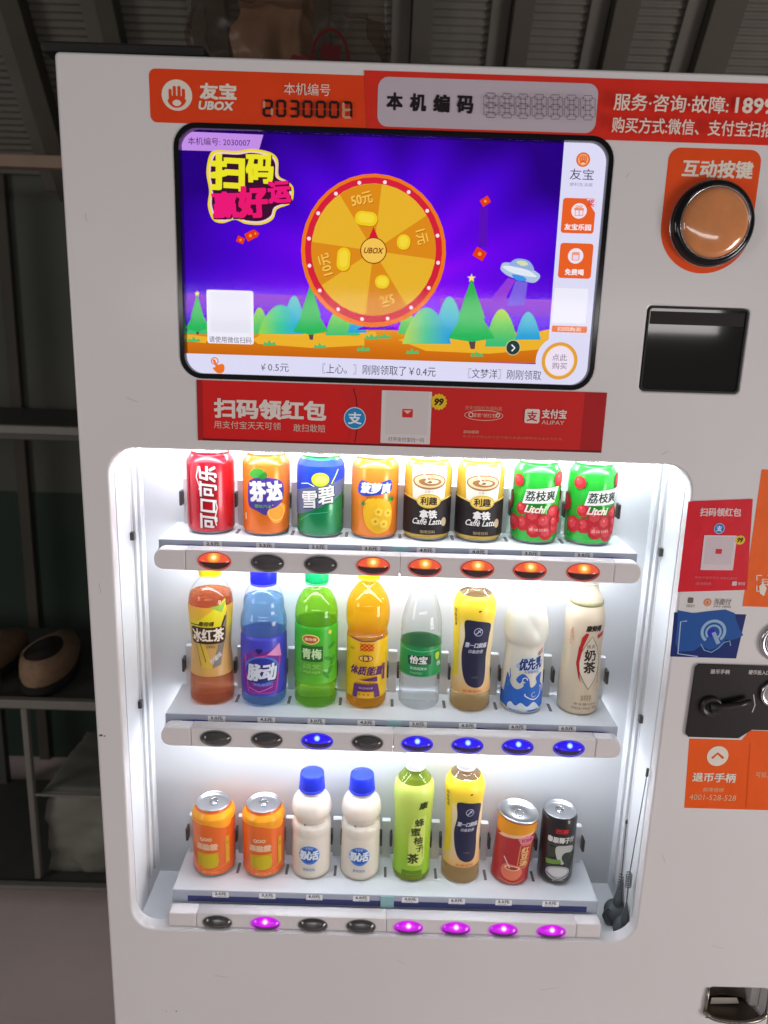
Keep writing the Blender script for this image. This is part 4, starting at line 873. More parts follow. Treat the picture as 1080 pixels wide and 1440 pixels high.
for x, z in ((2, 28), (14, 24), (6, 42), (20, 40)): A.poly(blobr(x, z, 6, 6, 5, .06), C(246, 208, 70)); A.oval(x, z, 4, 4, C(214, 140, 36), 14)
A.text('果味汽水', -4, 62, 16, 3, C(120, 70, 20), .01); A.build_on(t, CANP)
t = drink('drink_can', 0, 4, 'gold and black coffee can on the top shelf next to the orange pineapple can', 'can', 'gold and black coffee cans'); can(t, (206, 168, 62))
A = MA(); A.poly([(-24, 62), (24, 62), (28, 110), (-28, 110)], C(228, 222, 208)); A.oval(0, 88, 50, 23, C(150, 104, 60)); A.oval(0, 88.5, 45, 18.5, C(216, 190, 150)); A.oval(1, 87.5, 33, 11, C(150, 102, 62)); A.oval(3, 88, 20, 6.5, C(222, 200, 164)); A.oval(0, 87.5, 7, 3, C(120, 80, 50))
A.line([(-2, 88), (-8, 98), (-4, 106), (-10, 112)], 2, C(240, 230, 210)); A.line([(0, 90), (6, 100), (-2, 106), (2, 113)], 1.4, C(200, 170, 120))
P = [(x, 57+9*(abs(x)/60)*(2-abs(x)/60)-5*math.exp(-(x/14)**2)) for x in range(-106, 107, 4)]; A.poly([(-106, 10.5)]+[(106, 10.5)]+P[::-1], C(30, 22, 24, .3)); A.line(P, 2.4, C(216, 180, 80)); A.text('三合一', 0, 74, 12, 3.4, C(60, 50, 50), 0)
A.oval(0, 60, 35, 21, C(206, 172, 70)); A.oval(0, 60, 31, 17.5, C(226, 196, 96)); A.text('利趣', 0, 60, 24, 12, C(46, 30, 24), .03); A.text('拿铁', 0, 41, 25, 12.5, WHT, .05); A.text('Caffè Latte', 0, 30, 45, 9, WHT, .02, .3); A.text('咖啡饮料', 0, 15, 21, 5, C(190, 166, 130), .01); A.oval(24, 29, 9, 13, C(196, 176, 140)); A.build_on(t, CANP)
c = copy_tree(t); c.location.x = DX[0][5]; c['label'] = 'gold and black coffee can on the top shelf next to the green lychee cans'
t = drink('drink_can', 0, 6, 'green lychee can with its white name panel square to the front, second from the right', 'can', 'green lychee cans'); can(t, (40, 172, 52))
A = MA()
for x, z, r_ in ((-24, 30, 11), (-8, 42, 12), (8, 34, 12), (22, 48, 11), (-6, 22, 11), (12, 18, 11), (26, 24, 9), (30, 96, 11), (-26, 52, 9), (-40, 30, 12), (44, 40, 12), (24, 34, 8), (-60, 60, 14), (64, 70, 14), (-34, 92, 9)): A.poly(blobr(x, z, r_, r_, 9, .04), C(180, 34, 44)); A.poly(blobr(x-2, z+2, r_*.6, r_*.6, 7, .08), C(206, 66, 74)); A.oval(x-3, z+4, 3, 3, C(232, 130, 130), 10)
A.poly([(-25, 60), (20, 63), (27, 86), (-20, 81)], WHT); A.text('荔枝爽', 0, 72.5, 42, 15, C(30, 56, 34), .02, .12, .06); A.text('Litchi', -6, 53, 27, 11, C(244, 236, 220), .04, .3); A.text('果味饮料', 0, 23, 26, 4.5, C(236, 200, 190), .01); A.build_on(t, CANP)
c = copy_tree(t); c.location.x = DX[0][7]; c.rotation_euler.z = .24; c['label'] = 'green lychee can turned a little to the right, last on the top shelf'

# --- bottles
def bottle(t, prof, liq, level, shell=clear_pet, name='bottle', n=48, fn=None):
    pr = smooth_prof(K(prof), .003); lathe(name, pr, shell, t, n, (True, False), fn=fn)
    inner = [(max(r-.0007, .0005), z) for r, z in pr if z <= level*mm]; inner[0] = (inner[0][0], inner[0][1]+.0008)
    if liq: lathe('drink', inner, liq, t, n, (True, True), fn=fn)
    return pr
def cap(t, z, r, h, m, tex=True):
    rib = (lambda R_, Z, T: R_*(1+.018*math.cos(48*T)) if Z < (z+h-2)*mm else R_) if tex else None
    lathe('cap', K([(r*.96, z), (r, z+1), (r, z+h-2.2), (r*.96, z+h-.6), (r*.88, z+h), (.3, z+h)]), m, t, 96, (True, True), fn=rib, smooth=True)
    lathe('cap_ring', K([(r*.94, z-2.6), (r*1.0, z-2.4), (r*1.0, z-.6), (r*.94, z-.4)]), m, t, 40, (False, False))
def band(t, prof, z0, z1, m, name='label', off=.0003, stops=None):
    pr = [p for p in prof if z0*mm <= p[1] <= z1*mm]; return lathe(name, [(r+off, z) for r, z in pr], m, t, 56, (False, False))
yellow_cap = mat('cap_yellow', rgb(240, 214, 20), .35); blue_cap = mat('cap_blue', rgb(26, 50, 220), .35); green_cap = mat('cap_green', rgb(20, 186, 110), .35); white_cap = mat('cap_white', rgb(232, 234, 234), .35)
# iced tea
t = drink('tea_bottle', 1, 0, 'iced tea bottle with yellow cap and lemon yellow label, first on the middle shelf', 'bottle')
pr = bottle(t, [(29, 0), (33, 4), (33.5, 14), (32.5, 44), (29.5, 80), (29.5, 95), (31.5, 125), (33, 150), (31.5, 168), (26.5, 180), (18, 191), (13.5, 196), (13.5, 205)], liquid('liquid_iced_tea', rgb(244, 160, 112), .3), 172)
cap(t, 200, 16.5, 18, yellow_cap)
lb = band(t, pr, 46, 158, grad('label_iced_tea', 'Z', .046, .16, [(0, (222, 170, 90)), (.35, (216, 168, 96)), (.5, (196, 160, 96)), (.72, (236, 204, 24)), (1, (226, 160, 60))], False))
A = MA(); A.poly([(-30, 122), (30, 168), (33, 150), (20, 120), (0, 112)], C(236, 220, 40)); A.poly([(8, 60), (33, 150), (33, 110), (22, 64)], C(140, 128, 116)); A.poly([(-28, 118), (-8, 60), (8, 60), (-4, 100)], C(226, 190, 70)); A.poly([(6, 158), (22, 160), (33, 168), (24, 148)], C(150, 190, 70))
A.rr(1, 112, 60, 27, 6, C(70, 44, 20)); A.text('冰红茶', 1, 112, 57, 25, C(60, 30, 10), .09, 0, .03); A.text('冰红茶', 1, 112.5, 55, 22, C(244, 232, 214), .03, 0, .03); A.line([(-30, 128), (-12, 129), (-8, 134)], 1.4, C(40, 30, 20)); A.text('康师傅', 0, 131, 23, 8, C(60, 36, 16), .02, .2)
A.line([(24, 126), (30, 142)], 3, C(46, 40, 40)); A.line([(-12, 100), (-2, 70)], 1.5, C(120, 90, 40)); A.line([(-22, 104), (-10, 64)], 1, C(150, 110, 40)); A.text('柠檬味', 14, 76, 22, 8, C(226, 216, 214), .03, .1, .6); A.text('红茶饮品', 6, 94, 14, 4, C(60, 30, 20), 0); A.build_on(t, pr, off=.0006)
# blue vitamin drink
t = drink('vitamin_drink_bottle', 1, 1, 'pale blue drink bottle with blue cap and violet label', 'bottle')
pr = bottle(t, [(28, 0), (34, 5), (34.5, 14), (33.5, 22), (34.5, 26), (35, 60), (34.5, 108), (33, 112), (34.8, 118), (34.5, 134), (31, 148), (30.5, 160), (27.5, 172), (22, 182), (18.5, 186), (17.5, 196)], liquid('liquid_blue', rgb(172, 214, 255), .2), 168)
cap(t, 189, 19.5, 29, mat('cap_deep_blue', rgb(34, 40, 224), .35))
band(t, pr, 17, 112, mat('label_violet', rgb(68, 68, 192), .3))
A = MA(); A.poly([(-24, 24), (26, 28), (30, 60), (34, 84), (24, 98), (-26, 88), (-34, 60)], C(120, 40, 150)); A.line([(-26, 88), (-20, 28), (24, 28), (32, 92), (-8, 86)], 2, C(214, 70, 150)); A.poly([(10, 90), (30, 106), (34, 84)], C(230, 150, 200)); A.poly(blobr(2, 64, 27, 24, 3, .04), C(70, 120, 210)); A.poly(blobr(0, 64, 24, 21, 2, .05), C(44, 52, 160))
A.text('脉动', 2.5, 61, 48, 30, C(26, 20, 90), .08, .12, .04); A.text('脉动', 2, 62, 46, 28, C(226, 232, 246), .045, .12, .04); A.poly(blobr(-10, 92, 6, 5), C(120, 60, 160)); A.poly(blobr(-2, 96, 5, 4), C(40, 30, 110)); A.text('维生素饮料', 4, 42, 30, 5, C(170, 150, 220), 0); A.line([(-18, 36), (-2, 30), (18, 38)], 1.4, C(226, 120, 190)); A.v = [(x_, y_, z_-4) for x_, y_, z_ in A.v]; A.build_on(t, pr, off=.0006)
# green plum tea
t = drink('tea_bottle', 1, 2, 'bright green plum tea bottle with green cap on the middle shelf', 'bottle')
pr = bottle(t, [(28, 0), (32, 4), (32.5, 12), (31.5, 20), (32.5, 24), (32.5, 60), (31.5, 62), (32.5, 66), (32.5, 128), (31.5, 131), (32.5, 135), (32, 150), (28, 165), (20, 179), (14.5, 186), (13.5, 190), (13.5, 200)], liquid('liquid_green_tea', rgb(172, 234, 72), .3), 178)
cap(t, 193, 17.5, 22, green_cap)
band(t, pr, 40, 134, grad('label_green', 'Z', .04, .135, [(0, (96, 190, 40)), (.6, (70, 180, 36)), (1, (50, 176, 30))], False))
A = MA(); A.text('青梅绿茶', -8, 84, .1, .1, WHT, 0); A.rr(-4, 89, 34, 25, 1.5, C(34, 108, 34)); A.text('青梅', -4, 89, 30, 17, C(206, 236, 180), .03); A.rr(-4, 65, 34, 22, 1, C(96, 176, 56)); A.text('绿茶', -4, 65, 28, 16, C(130, 200, 84), .02); A.oval(-6, 112, 27, 16, C(240, 220, 120)); A.oval(-6, 112, 23, 12, C(190, 84, 44)); A.text('康师傅', -6, 112, 18, 5, C(244, 226, 190), .02)
for x, z, r_ in ((26, 60, .8), (22, 80, -.4), (28, 100, .5), (18, 54, -.9), (30, 76, 1.1)): A.raw(ell(x, z, 8, 3, 14, r_), [tuple(range(14))], C(60, 150, 40))
A.rr(24, 122, 5, 6, 1, C(230, 220, 60)); A.build_on(t, pr, off=.0006)
# yellow energy drink
t = drink('energy_drink_bottle', 1, 3, 'yellow energy drink bottle with violet slanted lettering', 'bottle')
pr = bottle(t, [(27, 0), (30.5, 5), (31, 14), (30, 18), (31, 22), (31, 112), (29.5, 120), (32.5, 134), (33, 150), (30.5, 168), (24, 181), (16, 193), (14, 198), (14, 207)], liquid('liquid_orange', rgb(255, 204, 44), .4), 192)
cap(t, 202, 16.5, 17, yellow_cap)
band(t, pr, 16, 113, mat('label_yellow', rgb(240, 190, 20), .35))
A = MA(); A.line([(-30, 115), (-10, 111), (12, 111), (30, 117)], 1.8, C(90, 50, 110))
for x in (-7, 0, 7): A.text('X', x, 104, 9, 6, C(216, 40, 30), .06); A.text('X', x, 98, 9, 5, C(216, 40, 30), .06); A.text('X', x-3, 25, 4, 3.4, C(220, 60, 30), .04)
A.oval(-1, 84, 23, 10.5, C(120, 40, 60)); A.oval(-1, 84, 20, 8, C(240, 200, 90)); A.oval(-1, 84, 11, 10, C(120, 40, 60)); A.text('体', -1, 84, 7, 7, C(240, 200, 90), .04); A.text('体质能量', 1, 64, 56, 16, C(250, 214, 60), .07, .2, -.03); A.text('体质能量', 1, 64, 54, 15, C(92, 30, 92), .04, .2, -.03)
A.poly([(-12, 49), (18, 46), (18, 54)], C(92, 40, 100)); A.text('牛磺酸维生素饮料', 0, 43, 34, 3, C(120, 60, 60), 0); A.poly([(-22, 6+14), (-14, 20), (-13, 30), (13, 30), (14, 20), (24, 20), (19, 42), (-19, 42)], C(96, 46, 110)); A.text('强化型维生素', 0, 36, 22, 3.2, C(220, 190, 210), 0); A.text('红 牛'[0], 27, 90, 3, 6, C(60, 30, 30), 0) if False else None; A.text('能量', -24, 98, 7, 4, C(120, 60, 40), 0); A.rr(30, 60, 5, 26, 0, C(110, 60, 110)); A.build_on(t, pr, off=.0006)
# water
t = drink('water_bottle', 1, 4, 'clear water bottle with a green label in the middle of the shelf', 'bottle')
wprof = [(27, 0), (31, 5), (31.5, 12)]+[(31.5-(1.5 if k % 2 else 0), 16+k*5) for k in range(8)]+[(31.5, 56), (31, 104), (31.5, 110), (30.3, 115), (31.3, 120), (30.2, 125), (31, 130), (28.5, 146), (24, 164), (17.5, 184), (13.5, 196), (13, 206)]
pr = bottle(t, wprof, liquid('liquid_water', (.995, 1, 1, 1), .02), 176)
cap(t, 205, 15.5, 14, white_cap)
band(t, pr, 56, 104, mat('label_water_green', rgb(14, 142, 76), .3))
A = MA(); A.line([(-60, 124), (0, 121), (60, 124)], 1.2, C(120, 200, 150)); A.poly([(-20, 99), (15, 101), (15, 115), (-22, 113)], C(8, 74, 40)); A.text('怡宝', -4, 107, 28, 14, C(6, 50, 30), .08, .1); A.text('怡宝', -4.5, 107.5, 27, 13, WHT, .04, .1); A.text('饮用纯净水', -4, 94, 26, 5, C(206, 234, 216), .02); A.text('PURIFIED', -7, 86.5, 18, 3.4, C(160, 214, 180), .01)
A.poly(blobr(27, 112, 5, 6), C(190, 214, 60)); A.text('怡宝', 31, 99, 10, 8, WHT, .02); A.line([(-60, 83), (0, 80.8), (60, 83)], 1.2, C(120, 200, 150)); A.v = [(x_, y_, z_-24) for x_, y_, z_ in A.v]; A.build_on(t, pr, off=.0006)
# amber drink with the navy label (two: middle shelf, bottom shelf)
t = drink('milk_tea_bottle', 1, 5, 'amber drink bottle with a dark navy wavy label on the middle shelf', 'bottle', 'amber bottles with navy labels')
pr = bottle(t, [(27, 0), (30.5, 4), (31, 14), (30, 40), (28.5, 62), (28.2, 90), (29.5, 120), (30, 150), (31.5, 168), (31, 182), (26, 195), (16, 204), (13.5, 208), (13.5, 218)], liquid('liquid_amber', rgb(255, 228, 172), .32), 196)
cap(t, 212, 15.5, 20, white_cap)
band(t, pr, 30, 198, grad('label_cream_amber', 'Z', .03, .2, [(0, (226, 168, 90)), (.22, (232, 206, 160)), (.66, (234, 214, 170)), (.76, (240, 206, 60)), (1, (242, 204, 40))], False))
A = MA(); A.poly(sm([(-18, 158), (2, 160), (26, 152), (24, 130), (21, 100), (22, 70), (18, 50), (6, 44), (-10, 50), (-19, 70), (-22, 100), (-17, 130)]), C(34, 36, 66)); A.poly([(-46, 180), (-28, 180), (-28, 60), (-46, 50)], C(238, 204, 50)); A.ring(4, 141, 14, 14, 1, C(190, 196, 214), 24); A.line([(0, 137), (8, 145)], 1.6, C(190, 196, 214)); A.line([(3, 144), (8, 140)], 1, C(190, 196, 214))
A.text('第一口鲜炼', 2, 118, 36, 9, C(196, 198, 212), .04, .2); A.text('印象奶茶', 2, 107, 24, 6.5, C(180, 184, 200), .03, .2); A.text('净含量', 2, 62, 10, 3.5, C(110, 110, 100), 0); A.text('奶茶饮料', 0, 38, 30, 5, C(196, 120, 70), .02); A.line([(2, 176), (6, 178)], 1.5, C(80, 60, 30)); A.oval(4, 177, 4, 3, C(90, 70, 30), 12); A.column('印象奶茶', -36, 160, 6, 30, C(60, 50, 60), .02); A.build_on(t, pr, off=.0006)
t.scale = (1, 1, .925)
c = copy_tree(t); c.location = (DX[2][5], YD, 1.5+RAILS[2][1]+.0002); c.rotation_euler.z = .1; c['label'] = 'amber drink bottle with a dark navy wavy label on the bottom shelf'
# white yoghurt drink
t = drink('yoghurt_drink_bottle', 1, 6, 'white yoghurt bottle with a twisted domed top and blue wave print', 'bottle')
milk = mat('milky_plastic', rgb(222, 220, 208), .3, sub=.2)
ypr = smooth_prof(K([(28, 0), (31, 4), (31.5, 12), (30.8, 60), (29.6, 84), (28.9, 100), (29.0, 108), (31, 113), (32.3, 120), (32, 136), (30.5, 150), (27, 163), (20, 172), (10, 177), (.5, 178)]), .0025)
lathe('bottle', ypr, milk, t, 72, (True, True), fn=lambda r, z, a: r*(1+(.09*(abs(math.sin(2*a+z*42))-.5)*math.sin(math.pi*(z-.112)/.066) if .112 < z < .178 else 0)))
P = [(-34, 8), (34, 8), (33, 40), (26, 52), (27, 66), (16, 60), (18, 50), (8, 44), (4, 58), (-6, 66), (-16, 56), (-10, 50), (-6, 54), (-4, 46), (-14, 40), (-24, 46), (-30, 60), (-34, 58)]
A = MA(); A.poly([(-98, 8), (98, 8), (98, 30), (-98, 30)], C(36, 96, 186)); A.poly(sm(P), C(36, 98, 190)); A.line(sm([(0, 34), (4, 28), (16, 24), (26, 30), (28, 42), (22, 44)])[:20], 1.6, WHT); A.ring(-2, 56, 9, 9, 1.4, WHT, 20, 0, 280); A.ring(14, 32, 9, 9, 1.4, C(150, 190, 230), 20, 60, 330); A.poly(sm([(-28, 12), (-22, 18), (-14, 13), (-6, 19), (4, 13), (14, 20), (24, 12), (28, 4), (0, 2), (-24, 4)]), C(222, 232, 240))
A.line([(-30, 40), (-26, 58), (-28, 70)], 2, C(80, 120, 180)); A.poly(blobr(6, 80, 23, 11, 4, .1), C(170, 190, 226)); A.text('优先乳', 7, 82, 41, 20, C(206, 220, 240), .1, .2, .1); A.text('优先乳', 7, 82, 40, 19, C(30, 50, 110), .04, .2, .1); A.line([(18, 98), (25, 102), (31, 104)], 2, C(214, 110, 80)); A.line([(18, 95), (31, 100)], 1.4, C(60, 60, 140)); A.text('乳酸菌饮品', 8, 69, 24, 3.6, C(60, 80, 140), .01); A.build_on(t, ypr, off=.0004)
# cream milk tea
t = drink('milk_tea_bottle', 1, 7, 'slim cream milk tea bottle with a red edged pointed oval, last on the middle shelf', 'bottle')
cream = mat('cream_plastic', rgb(222, 206, 180), .35, sub=.1)
cpr = smooth_prof(K([(27, 0), (30.5, 4), (31, 14), (30.5, 60), (28, 100), (29.5, 140), (29, 158), (24.5, 172), (23.5, 176), (21.5, 184), (15, 197), (14, 210)]), .003)
lathe('bottle', cpr, cream, t, 56, (True, True)); cap(t, 206, 16, 15, mat('cap_cream', rgb(222, 218, 200), .35)); lathe('neck_ring', K([(24.4, 172), (25.6, 174), (25.2, 177), (23.6, 178)]), mat('neck_olive', rgb(150, 144, 100), .4), t, 48, (False, False))
A = MA(); P = [(6+18*math.sin(math.pi*k/14), 44+84*k/14) for k in range(15)]+[(6-18*math.sin(math.pi*k/14), 128-84*k/14) for k in range(1, 14)]
A.poly([(-14+0, 108), (-16, 84), (-10, 62), (-6, 54), (-12, 76), (-10, 108), (0, 134), (-8, 126)], C(176, 30, 36)); A.poly(P, C(228, 218, 200)); A.line(P+[P[0]], .9, C(120, 90, 70)); A.poly([(-10, 126), (-4, 134), (0, 132), (-7, 112), (-11, 86), (-8, 62), (-12, 74), (-14, 100)], C(186, 32, 38)); A.poly([(14, 130), (28, 136), (28, 128), (16, 124)], C(190, 60, 70))
A.text('康师傅', 8, 141, 26, 10, C(46, 30, 24), .05, .1); A.text('炼炙', 6, 112, 15, 6.5, C(90, 66, 50), .01); A.text('奶', 6, 98, 20, 18, C(44, 30, 22), .03); A.text('茶', 6, 79, 20, 18, C(44, 30, 22), .03); A.column('经典奶茶饮品', 22, 66, 3, 26, C(110, 80, 60), 0)
A.text('鲜萃茶香', 4, 30, 16, 10, C(150, 120, 90), .0); A.text('净含量500ml', 4, 20, 36, 4, C(130, 100, 76), .01); A.text('FRESH MILK TEA', 4, 13, 40, 4, C(130, 100, 76), .01); A.line([(-24, 120), (-26, 140)], 1.5, C(200, 120, 90)); A.column('康师傅炼炙', -28, 124, 4, 24, C(200, 130, 100), 0); A.build_on(t, cpr, off=.0004)
# --- row 3
t = drink('drink_can', 2, 0, 'orange juice can with silver top, leftmost on the bottom shelf', 'can', 'orange cans on the bottom shelf'); can(t, (240, 110, 36))
lathe('shoulder_band', [(r+.0002, z) for r, z in K([(34, 97), (34, 102), (33.4, 105), (28.5, 113)])], mat('shoulder_amber', rgb(246, 164, 30), .3), t, 48, (False, False))
A = MA(); A.poly(sm([(-40, 96), (-10, 99), (30, 88), (40, 100), (40, 104), (-40, 104)]), C(246, 158, 34)); A.text('QOO', -6, 71, 20, 7, C(244, 214, 180), .05); A.text('果粒橙', -5, 58, 36, 12, C(240, 196, 160), .07); A.poly([(-22, 46), (14, 48), (13, 22), (-10, 18), (-20, 22)], C(220, 158, 24)); A.poly(sm([(-10, 42), (8, 44), (14, 34), (10, 22), (-4, 20), (-12, 30)]), C(206, 182, 26)); A.rr(-16, 33, 6, 14, 2, C(190, 176, 30)); A.text('橙汁饮料', 0, 11.8, 26, 3.5, C(252, 190, 130), .02); A.rr(29, 48, 7, 48, 1, C(226, 170, 40)); A.text('营养', 29, 60, 4, 6, C(150, 70, 20), 0); A.line([(-30, 20), (0, 14), (30, 24)], 1, C(250, 150, 70)); A.build_on(t, CANP)
c = copy_tree(t); c.location.x = DX[2][1]; c.rotation_euler.z = .12; c['label'] = 'orange juice can with silver top, beside the white bottles on the bottom shelf'
t = drink('milk_bottle', 2, 2, 'small white waisted milk bottle with blue cap and badge, next to the orange cans', 'bottle', 'small milk bottles with blue caps')
mpr = smooth_prof(K([(28, 0), (31, 4), (31.5, 10), (31, 60), (30.5, 74), (31.3, 82), (30.5, 92), (26.5, 98), (27, 102), (30.5, 108), (31.8, 116), (30, 128), (24, 138), (17, 143), (15.5, 147), (15.5, 152)]), .0025)
mbot = mat('milk_bottle_plastic', rgb(232, 222, 208), .3, sub=.15); lathe('bottle', mpr, mbot, t, 56, (True, True)); lathe('cap_collar', K([(19.5, 147), (21, 148.5), (21, 151), (19, 152)]), blue_cap, t, 48, (True, False))
lathe('cap', K([(20, 152.2), (20.4, 153), (19.2, 172), (18.6, 175.6), (17.6, 176), (17, 174.4), (15.5, 173.6), (.3, 173.4)]), blue_cap, t, 96, (True, True), fn=lambda r, z, a: r*(1+.012*math.cos(40*a)) if z < .17 else r)
A = MA(); A.oval(-1, 46, 37, 36, C(214, 224, 238)); A.oval(-1, 46, 34, 33, C(42, 92, 184)); A.ring(-1, 46, 31, 30, .8, C(120, 170, 220), 30); A.text('初心舌', -1, 46, 32, 17, C(228, 236, 246), .05, .08); A.text('乳酸菌', -1, 58, 12, 4, C(200, 216, 240), .01); A.text('心', 2, 48, 6, 6, C(60, 160, 120), .02); A.text('原味饮料', -1, 20, 20, 5, C(130, 156, 200), .02); A.line([(-30, 98.5), (30, 98.5)], .8, C(190, 180, 166)); A.oval(-10, 98, 4, 3, C(130, 124, 118), 10); A.build_on(t, mpr, off=.0004)
c = copy_tree(t); c.location.x = DX[2][3]; c['label'] = 'small white waisted milk bottle with blue cap and badge, beside the lime green bottle'
# lime honey tea
t = drink('tea_bottle', 2, 4, 'lime green honey tea bottle with brush lettering on the bottom shelf', 'bottle')
pr = bottle(t, [(26, 0), (30, 4), (30.5, 14), (29.5, 20), (30, 26), (29, 60), (29.5, 110), (31.5, 150), (32, 164), (29.5, 180), (21, 194), (14.5, 202), (13.5, 206), (13.5, 214)], liquid('liquid_lime', rgb(216, 236, 84), .35), 196)
cap(t, 208, 15.5, 20, white_cap)
band(t, pr, 14, 188, grad('label_lime', 'Z', .014, .19, [(0, (140, 190, 30)), (.3, (158, 200, 44)), (1, (206, 220, 108))], False))
A = MA(); A.poly([(0, 126), (22, 130), (22, 46), (16, 34), (-8, 34), (-8, 92)], C(206, 222, 110)); A.rr(0, 18, 36, 12, 1, C(96, 130, 10)); A.text('蜂蜜柚子茶饮料', 0, 18, 30, 4, C(214, 226, 130), .01)
for ch, x, z, s_ in (('蜂', 10, 118, 17), ('蜜', 4, 100, 17), ('柚', 9, 83, 16), ('子', 12, 67, 14), ('茶', 1, 48, 20)): A.text(ch, x, z, s_, s_*.95, C(46, 60, 14), .025)
A.text('康', 15, 151, 15, 14, C(50, 66, 14), .03, .1); A.column('蜂蜜柚子', 18, 60, 3, 24, C(110, 130, 30), 0); A.build_on(t, pr, off=.0006)
t.scale = (1, 1, .93)
# red tin, leaning a little
t = drink('drink_can', 2, 6, 'red can with yellow slanted top band and flat silver lid, leaning a little', 'can', None); t.rotation_euler = (0, math.radians(4.5), 0); t.location.z += .0022
RP = K([(29, 0), (30.3, 1), (30.6, 3), (29.8, 5), (31, 80), (31.6, 108), (31.6, 112)])
lathe('can_body', RP, mat('can_red_tin', rgb(176, 40, 44), .3, metal=.15, coat=.3), t, 48, (True, False))
lathe('lid', K([(31.6, 112), (33, 113), (33, 115.5), (31.4, 116), (30.4, 112.6), (24, 112.2), (23.6, 111.6), (13, 111.6), (12.6, 112.3), (5, 112.1), (.3, 112.1)]), alu, t, 48, (False, True)); A = bmesh.new(); tube(A, [(math.cos(a)*.0065, math.sin(a)*.009-.004, .1136) for a in [2*math.pi*i/16 for i in range(17)]], .0010, 6); link('pull_tab', bm_mesh('pull_tab', A, chrome, True), t)
A = MA(); A.poly([(-99, 84), (-30, 84), (34, 98), (99, 98), (99, 111), (-99, 111)], C(228, 150, 36)); A.poly([(-40, 78), (-30, 80), (34, 93), (36, 98), (-30, 86)], C(238, 190, 150)); A.poly(blobr(14, 82, 15, 8, 5, .1), C(226, 130, 150)); A.text('红豆奶', 14, 82, 20, 6, C(150, 20, 50), .03); A.rr(14, 52, 22, 44, 3, C(206, 150, 90)); A.rr(14, 52, 19, 41, 2, C(180, 40, 36)); A.column('红豆汤', 14, 52, 15, 36, C(230, 190, 130), .04)
A.poly(sm([(-22, 22), (-16, 36), (8, 34), (14, 20), (4, 8), (-14, 10)]), C(224, 120, 90)); A.oval(-4, 30, 26, 9, C(238, 196, 170)); A.oval(-4, 30, 20, 6, C(170, 50, 40)); A.line([(-8, 30), (-20, 48)], 2.2, C(236, 200, 180)); A.line([(-24, 6), (0, 3), (24, 8)], 1.4, C(226, 130, 90)); A.build_on(t, RP)
# black slim can
t = drink('drink_can', 2, 7, 'slim black coconut drink can with silver top, last on the bottom shelf', 'can', None)
BP = K([(21, 0), (24, 2), (27.5, 7), (28, 9), (28, 112), (27, 116), (25.6, 119), (25.8, 121)])
lathe('can_body', BP, mat('can_black', rgb(30, 28, 30), .28, metal=.2, coat=.3), t, 48, (True, False)); can_lid(t, 121, 25.2)
A = MA(); A.rr(0, 100, 26, 10, 4, C(90, 16, 24)); A.text('巴喜', 0, 100, 20, 8, C(200, 40, 50), .06, .1); A.text('泰原椰子汁', 0, 84, 46, 11, C(226, 224, 220), .04); A.line([(-22, 75), (22, 75)], .8, C(120, 120, 120)); A.poly(sm([(-8, 72), (10, 74), (22, 70), (18, 56), (4, 40), (-6, 52)]), C(196, 196, 192)); A.poly(blobr(16, 48, 13, 16, 3, .2), C(52, 60, 52)); A.rr(-14, 62, 10, 18, 2, C(60, 70, 50)); A.poly([(-24, 46), (0, 50), (2, 42), (-22, 38)], C(110, 150, 60)); A.oval(-2, 24, 40, 26, C(176, 176, 180)); A.oval(-2, 26, 32, 16, C(214, 214, 214)); A.line([(-20, 22), (-2, 12), (20, 22)], 1.4, C(80, 80, 86)); A.text('椰子汁饮料', 0, 9.8, 20, 3.2, C(180, 180, 180), 0); A.build_on(t, BP)

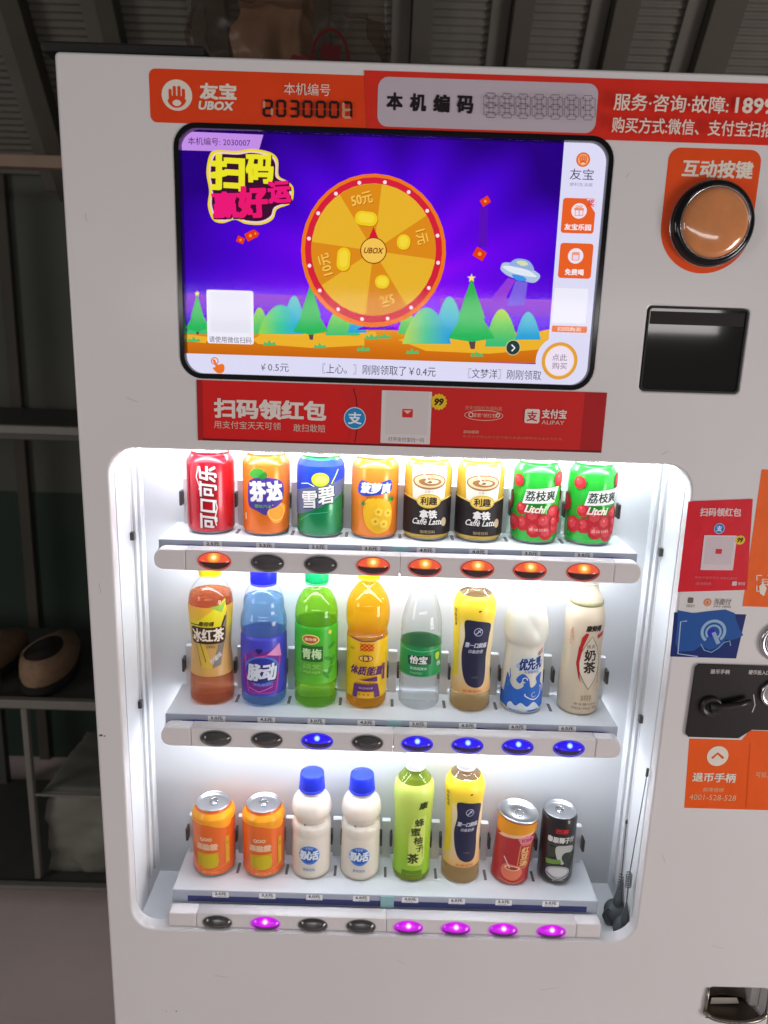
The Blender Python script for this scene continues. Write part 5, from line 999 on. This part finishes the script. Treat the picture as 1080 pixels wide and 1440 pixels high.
# ============================================================ things beside the drinks: two whip aerials on the sill
rub = mat('aerial_rubber', rgb(62, 70, 72), .5, noise=.15, nscale=60); wire_m = mat('aerial_wire', rgb(100, 104, 106), .35, metal=.6)
def aerial(tip, coil, foot, yb, label, neck):
    f = W(*foot, yb); t = empty('whip_aerial', f, label, 'aerial', 'aerials in the corner of the window')
    P = lambda px, py, y: W(px, py, y)-f
    T_, K_ = P(*tip, .017 if neck else yb+.03), P(*coil, .027 if neck else yb+.016)
    bm = bmesh.new(); tube(bm, [(0, .0, .010), K_*.9], .0011, 6); tube(bm, [K_*1.05, T_], .0008, 6); link('whip', bm_mesh('whip', bm, wire_m, True), t)
    bm = bmesh.new(); tube(bm, [T_*.985, T_*1.03], .0022, 8); link('tip', bm_mesh('tip', bm, rub, True), t)
    d = K_.normalized(); a = d.orthogonal().normalized(); b_ = d.cross(a); bm = bmesh.new(); L_ = .026
    tube(bm, [K_+d*(L_*(i/70-.5))+(a*math.cos(i*.56)+b_*math.sin(i*.56))*.0042 for i in range(71)], .0010, 6); link('coil', bm_mesh('coil', bm, wire_m, True), t)
    bm = bmesh.new(); tube(bm, [d*.006, d*.020, d*.036, d*.050], [.009, .0065, .0032, .0014], 14); link('boot', bm_mesh('boot', bm, rub, True), t)
    o = lathe('magnet_base', smooth_prof([(.0165, -.008), (.0185, -.004), (.0175, .002), (.013, .007), (.006, .010), (.0005, .0105)], .0015), rub, t, 32, (True, True)); o.rotation_euler = (math.radians(68), 0, math.radians(20)) if neck else (math.radians(30), 0, 0)
    return t
aerial((910, 1088), (884, 1238), (878, 1304), .035, 'longer whip aerial with spring coil leaning right in the window corner', True)
t = aerial((881, 1156), (873, 1242), (866, 1280), .055, 'shorter whip aerial standing nearly upright in the window corner', False)
f = W(866, 1280, .055); bm = bmesh.new(); tube(bm, [W(852, 1280, .05)-f, W(850, 1287, .05)-f, W(856, 1297, .05)-f, W(864, 1300, .05)-f], [.002, .004, .006, .006], 8); tube(bm, [W(850, 1283, .05)-f, W(855, 1277, .05)-f, W(861, 1283, .05)-f], .0022, 8); link('cable_loop', bm_mesh('cable_loop', bm, rub, True), t)

# ============================================================ on top of the machine
topz = CT+.001
bd = empty('wooden_board', (-.3, .2, topz), 'dark thin board lying on the left corner of the machine top', 'board')
bm = bmesh.new(); box_bm(bm, -.118, .075, -.192, .35, .001, .013, .003); link('board', bm_mesh('board', bm, mat('dark_wood', rgb(26, 22, 19), .6, noise=.25, nscale=18)), bd)
pk = empty('plastic_bag', (-.19, .55, topz), 'crumpled clear plastic bag with a red round emblem on top of the machine', 'bag')
crumple('bag_film', -.16, .17, -.13, .12, 0, .24, thin('bag_film', (.80, .76, .72, 1), .3, .4, .10, rgb(110, 92, 80)), 9, pk, .03)
tan = mat('bread_tan', rgb(150, 116, 90), .7, noise=.25, nscale=20)
crumple('bundle', -.10, .03, -.02, .10, .004, .30, tan, 4, pk, .02)
A = Art(); RDX = C(96, 18, 18); A.ring(.085, .115, .066, .1, .005, RDX, 30); A.text('福', .085, .115, .036, .055, RDX, .05); A.poly(blobr(.15, .06, .035, .035, 3, .3), C(90, 30, 28)); A.poly(blobr(.035, .09, .016, .04, 3, .2), C(110, 34, 30)); A.build('emblem', pk, -.158)
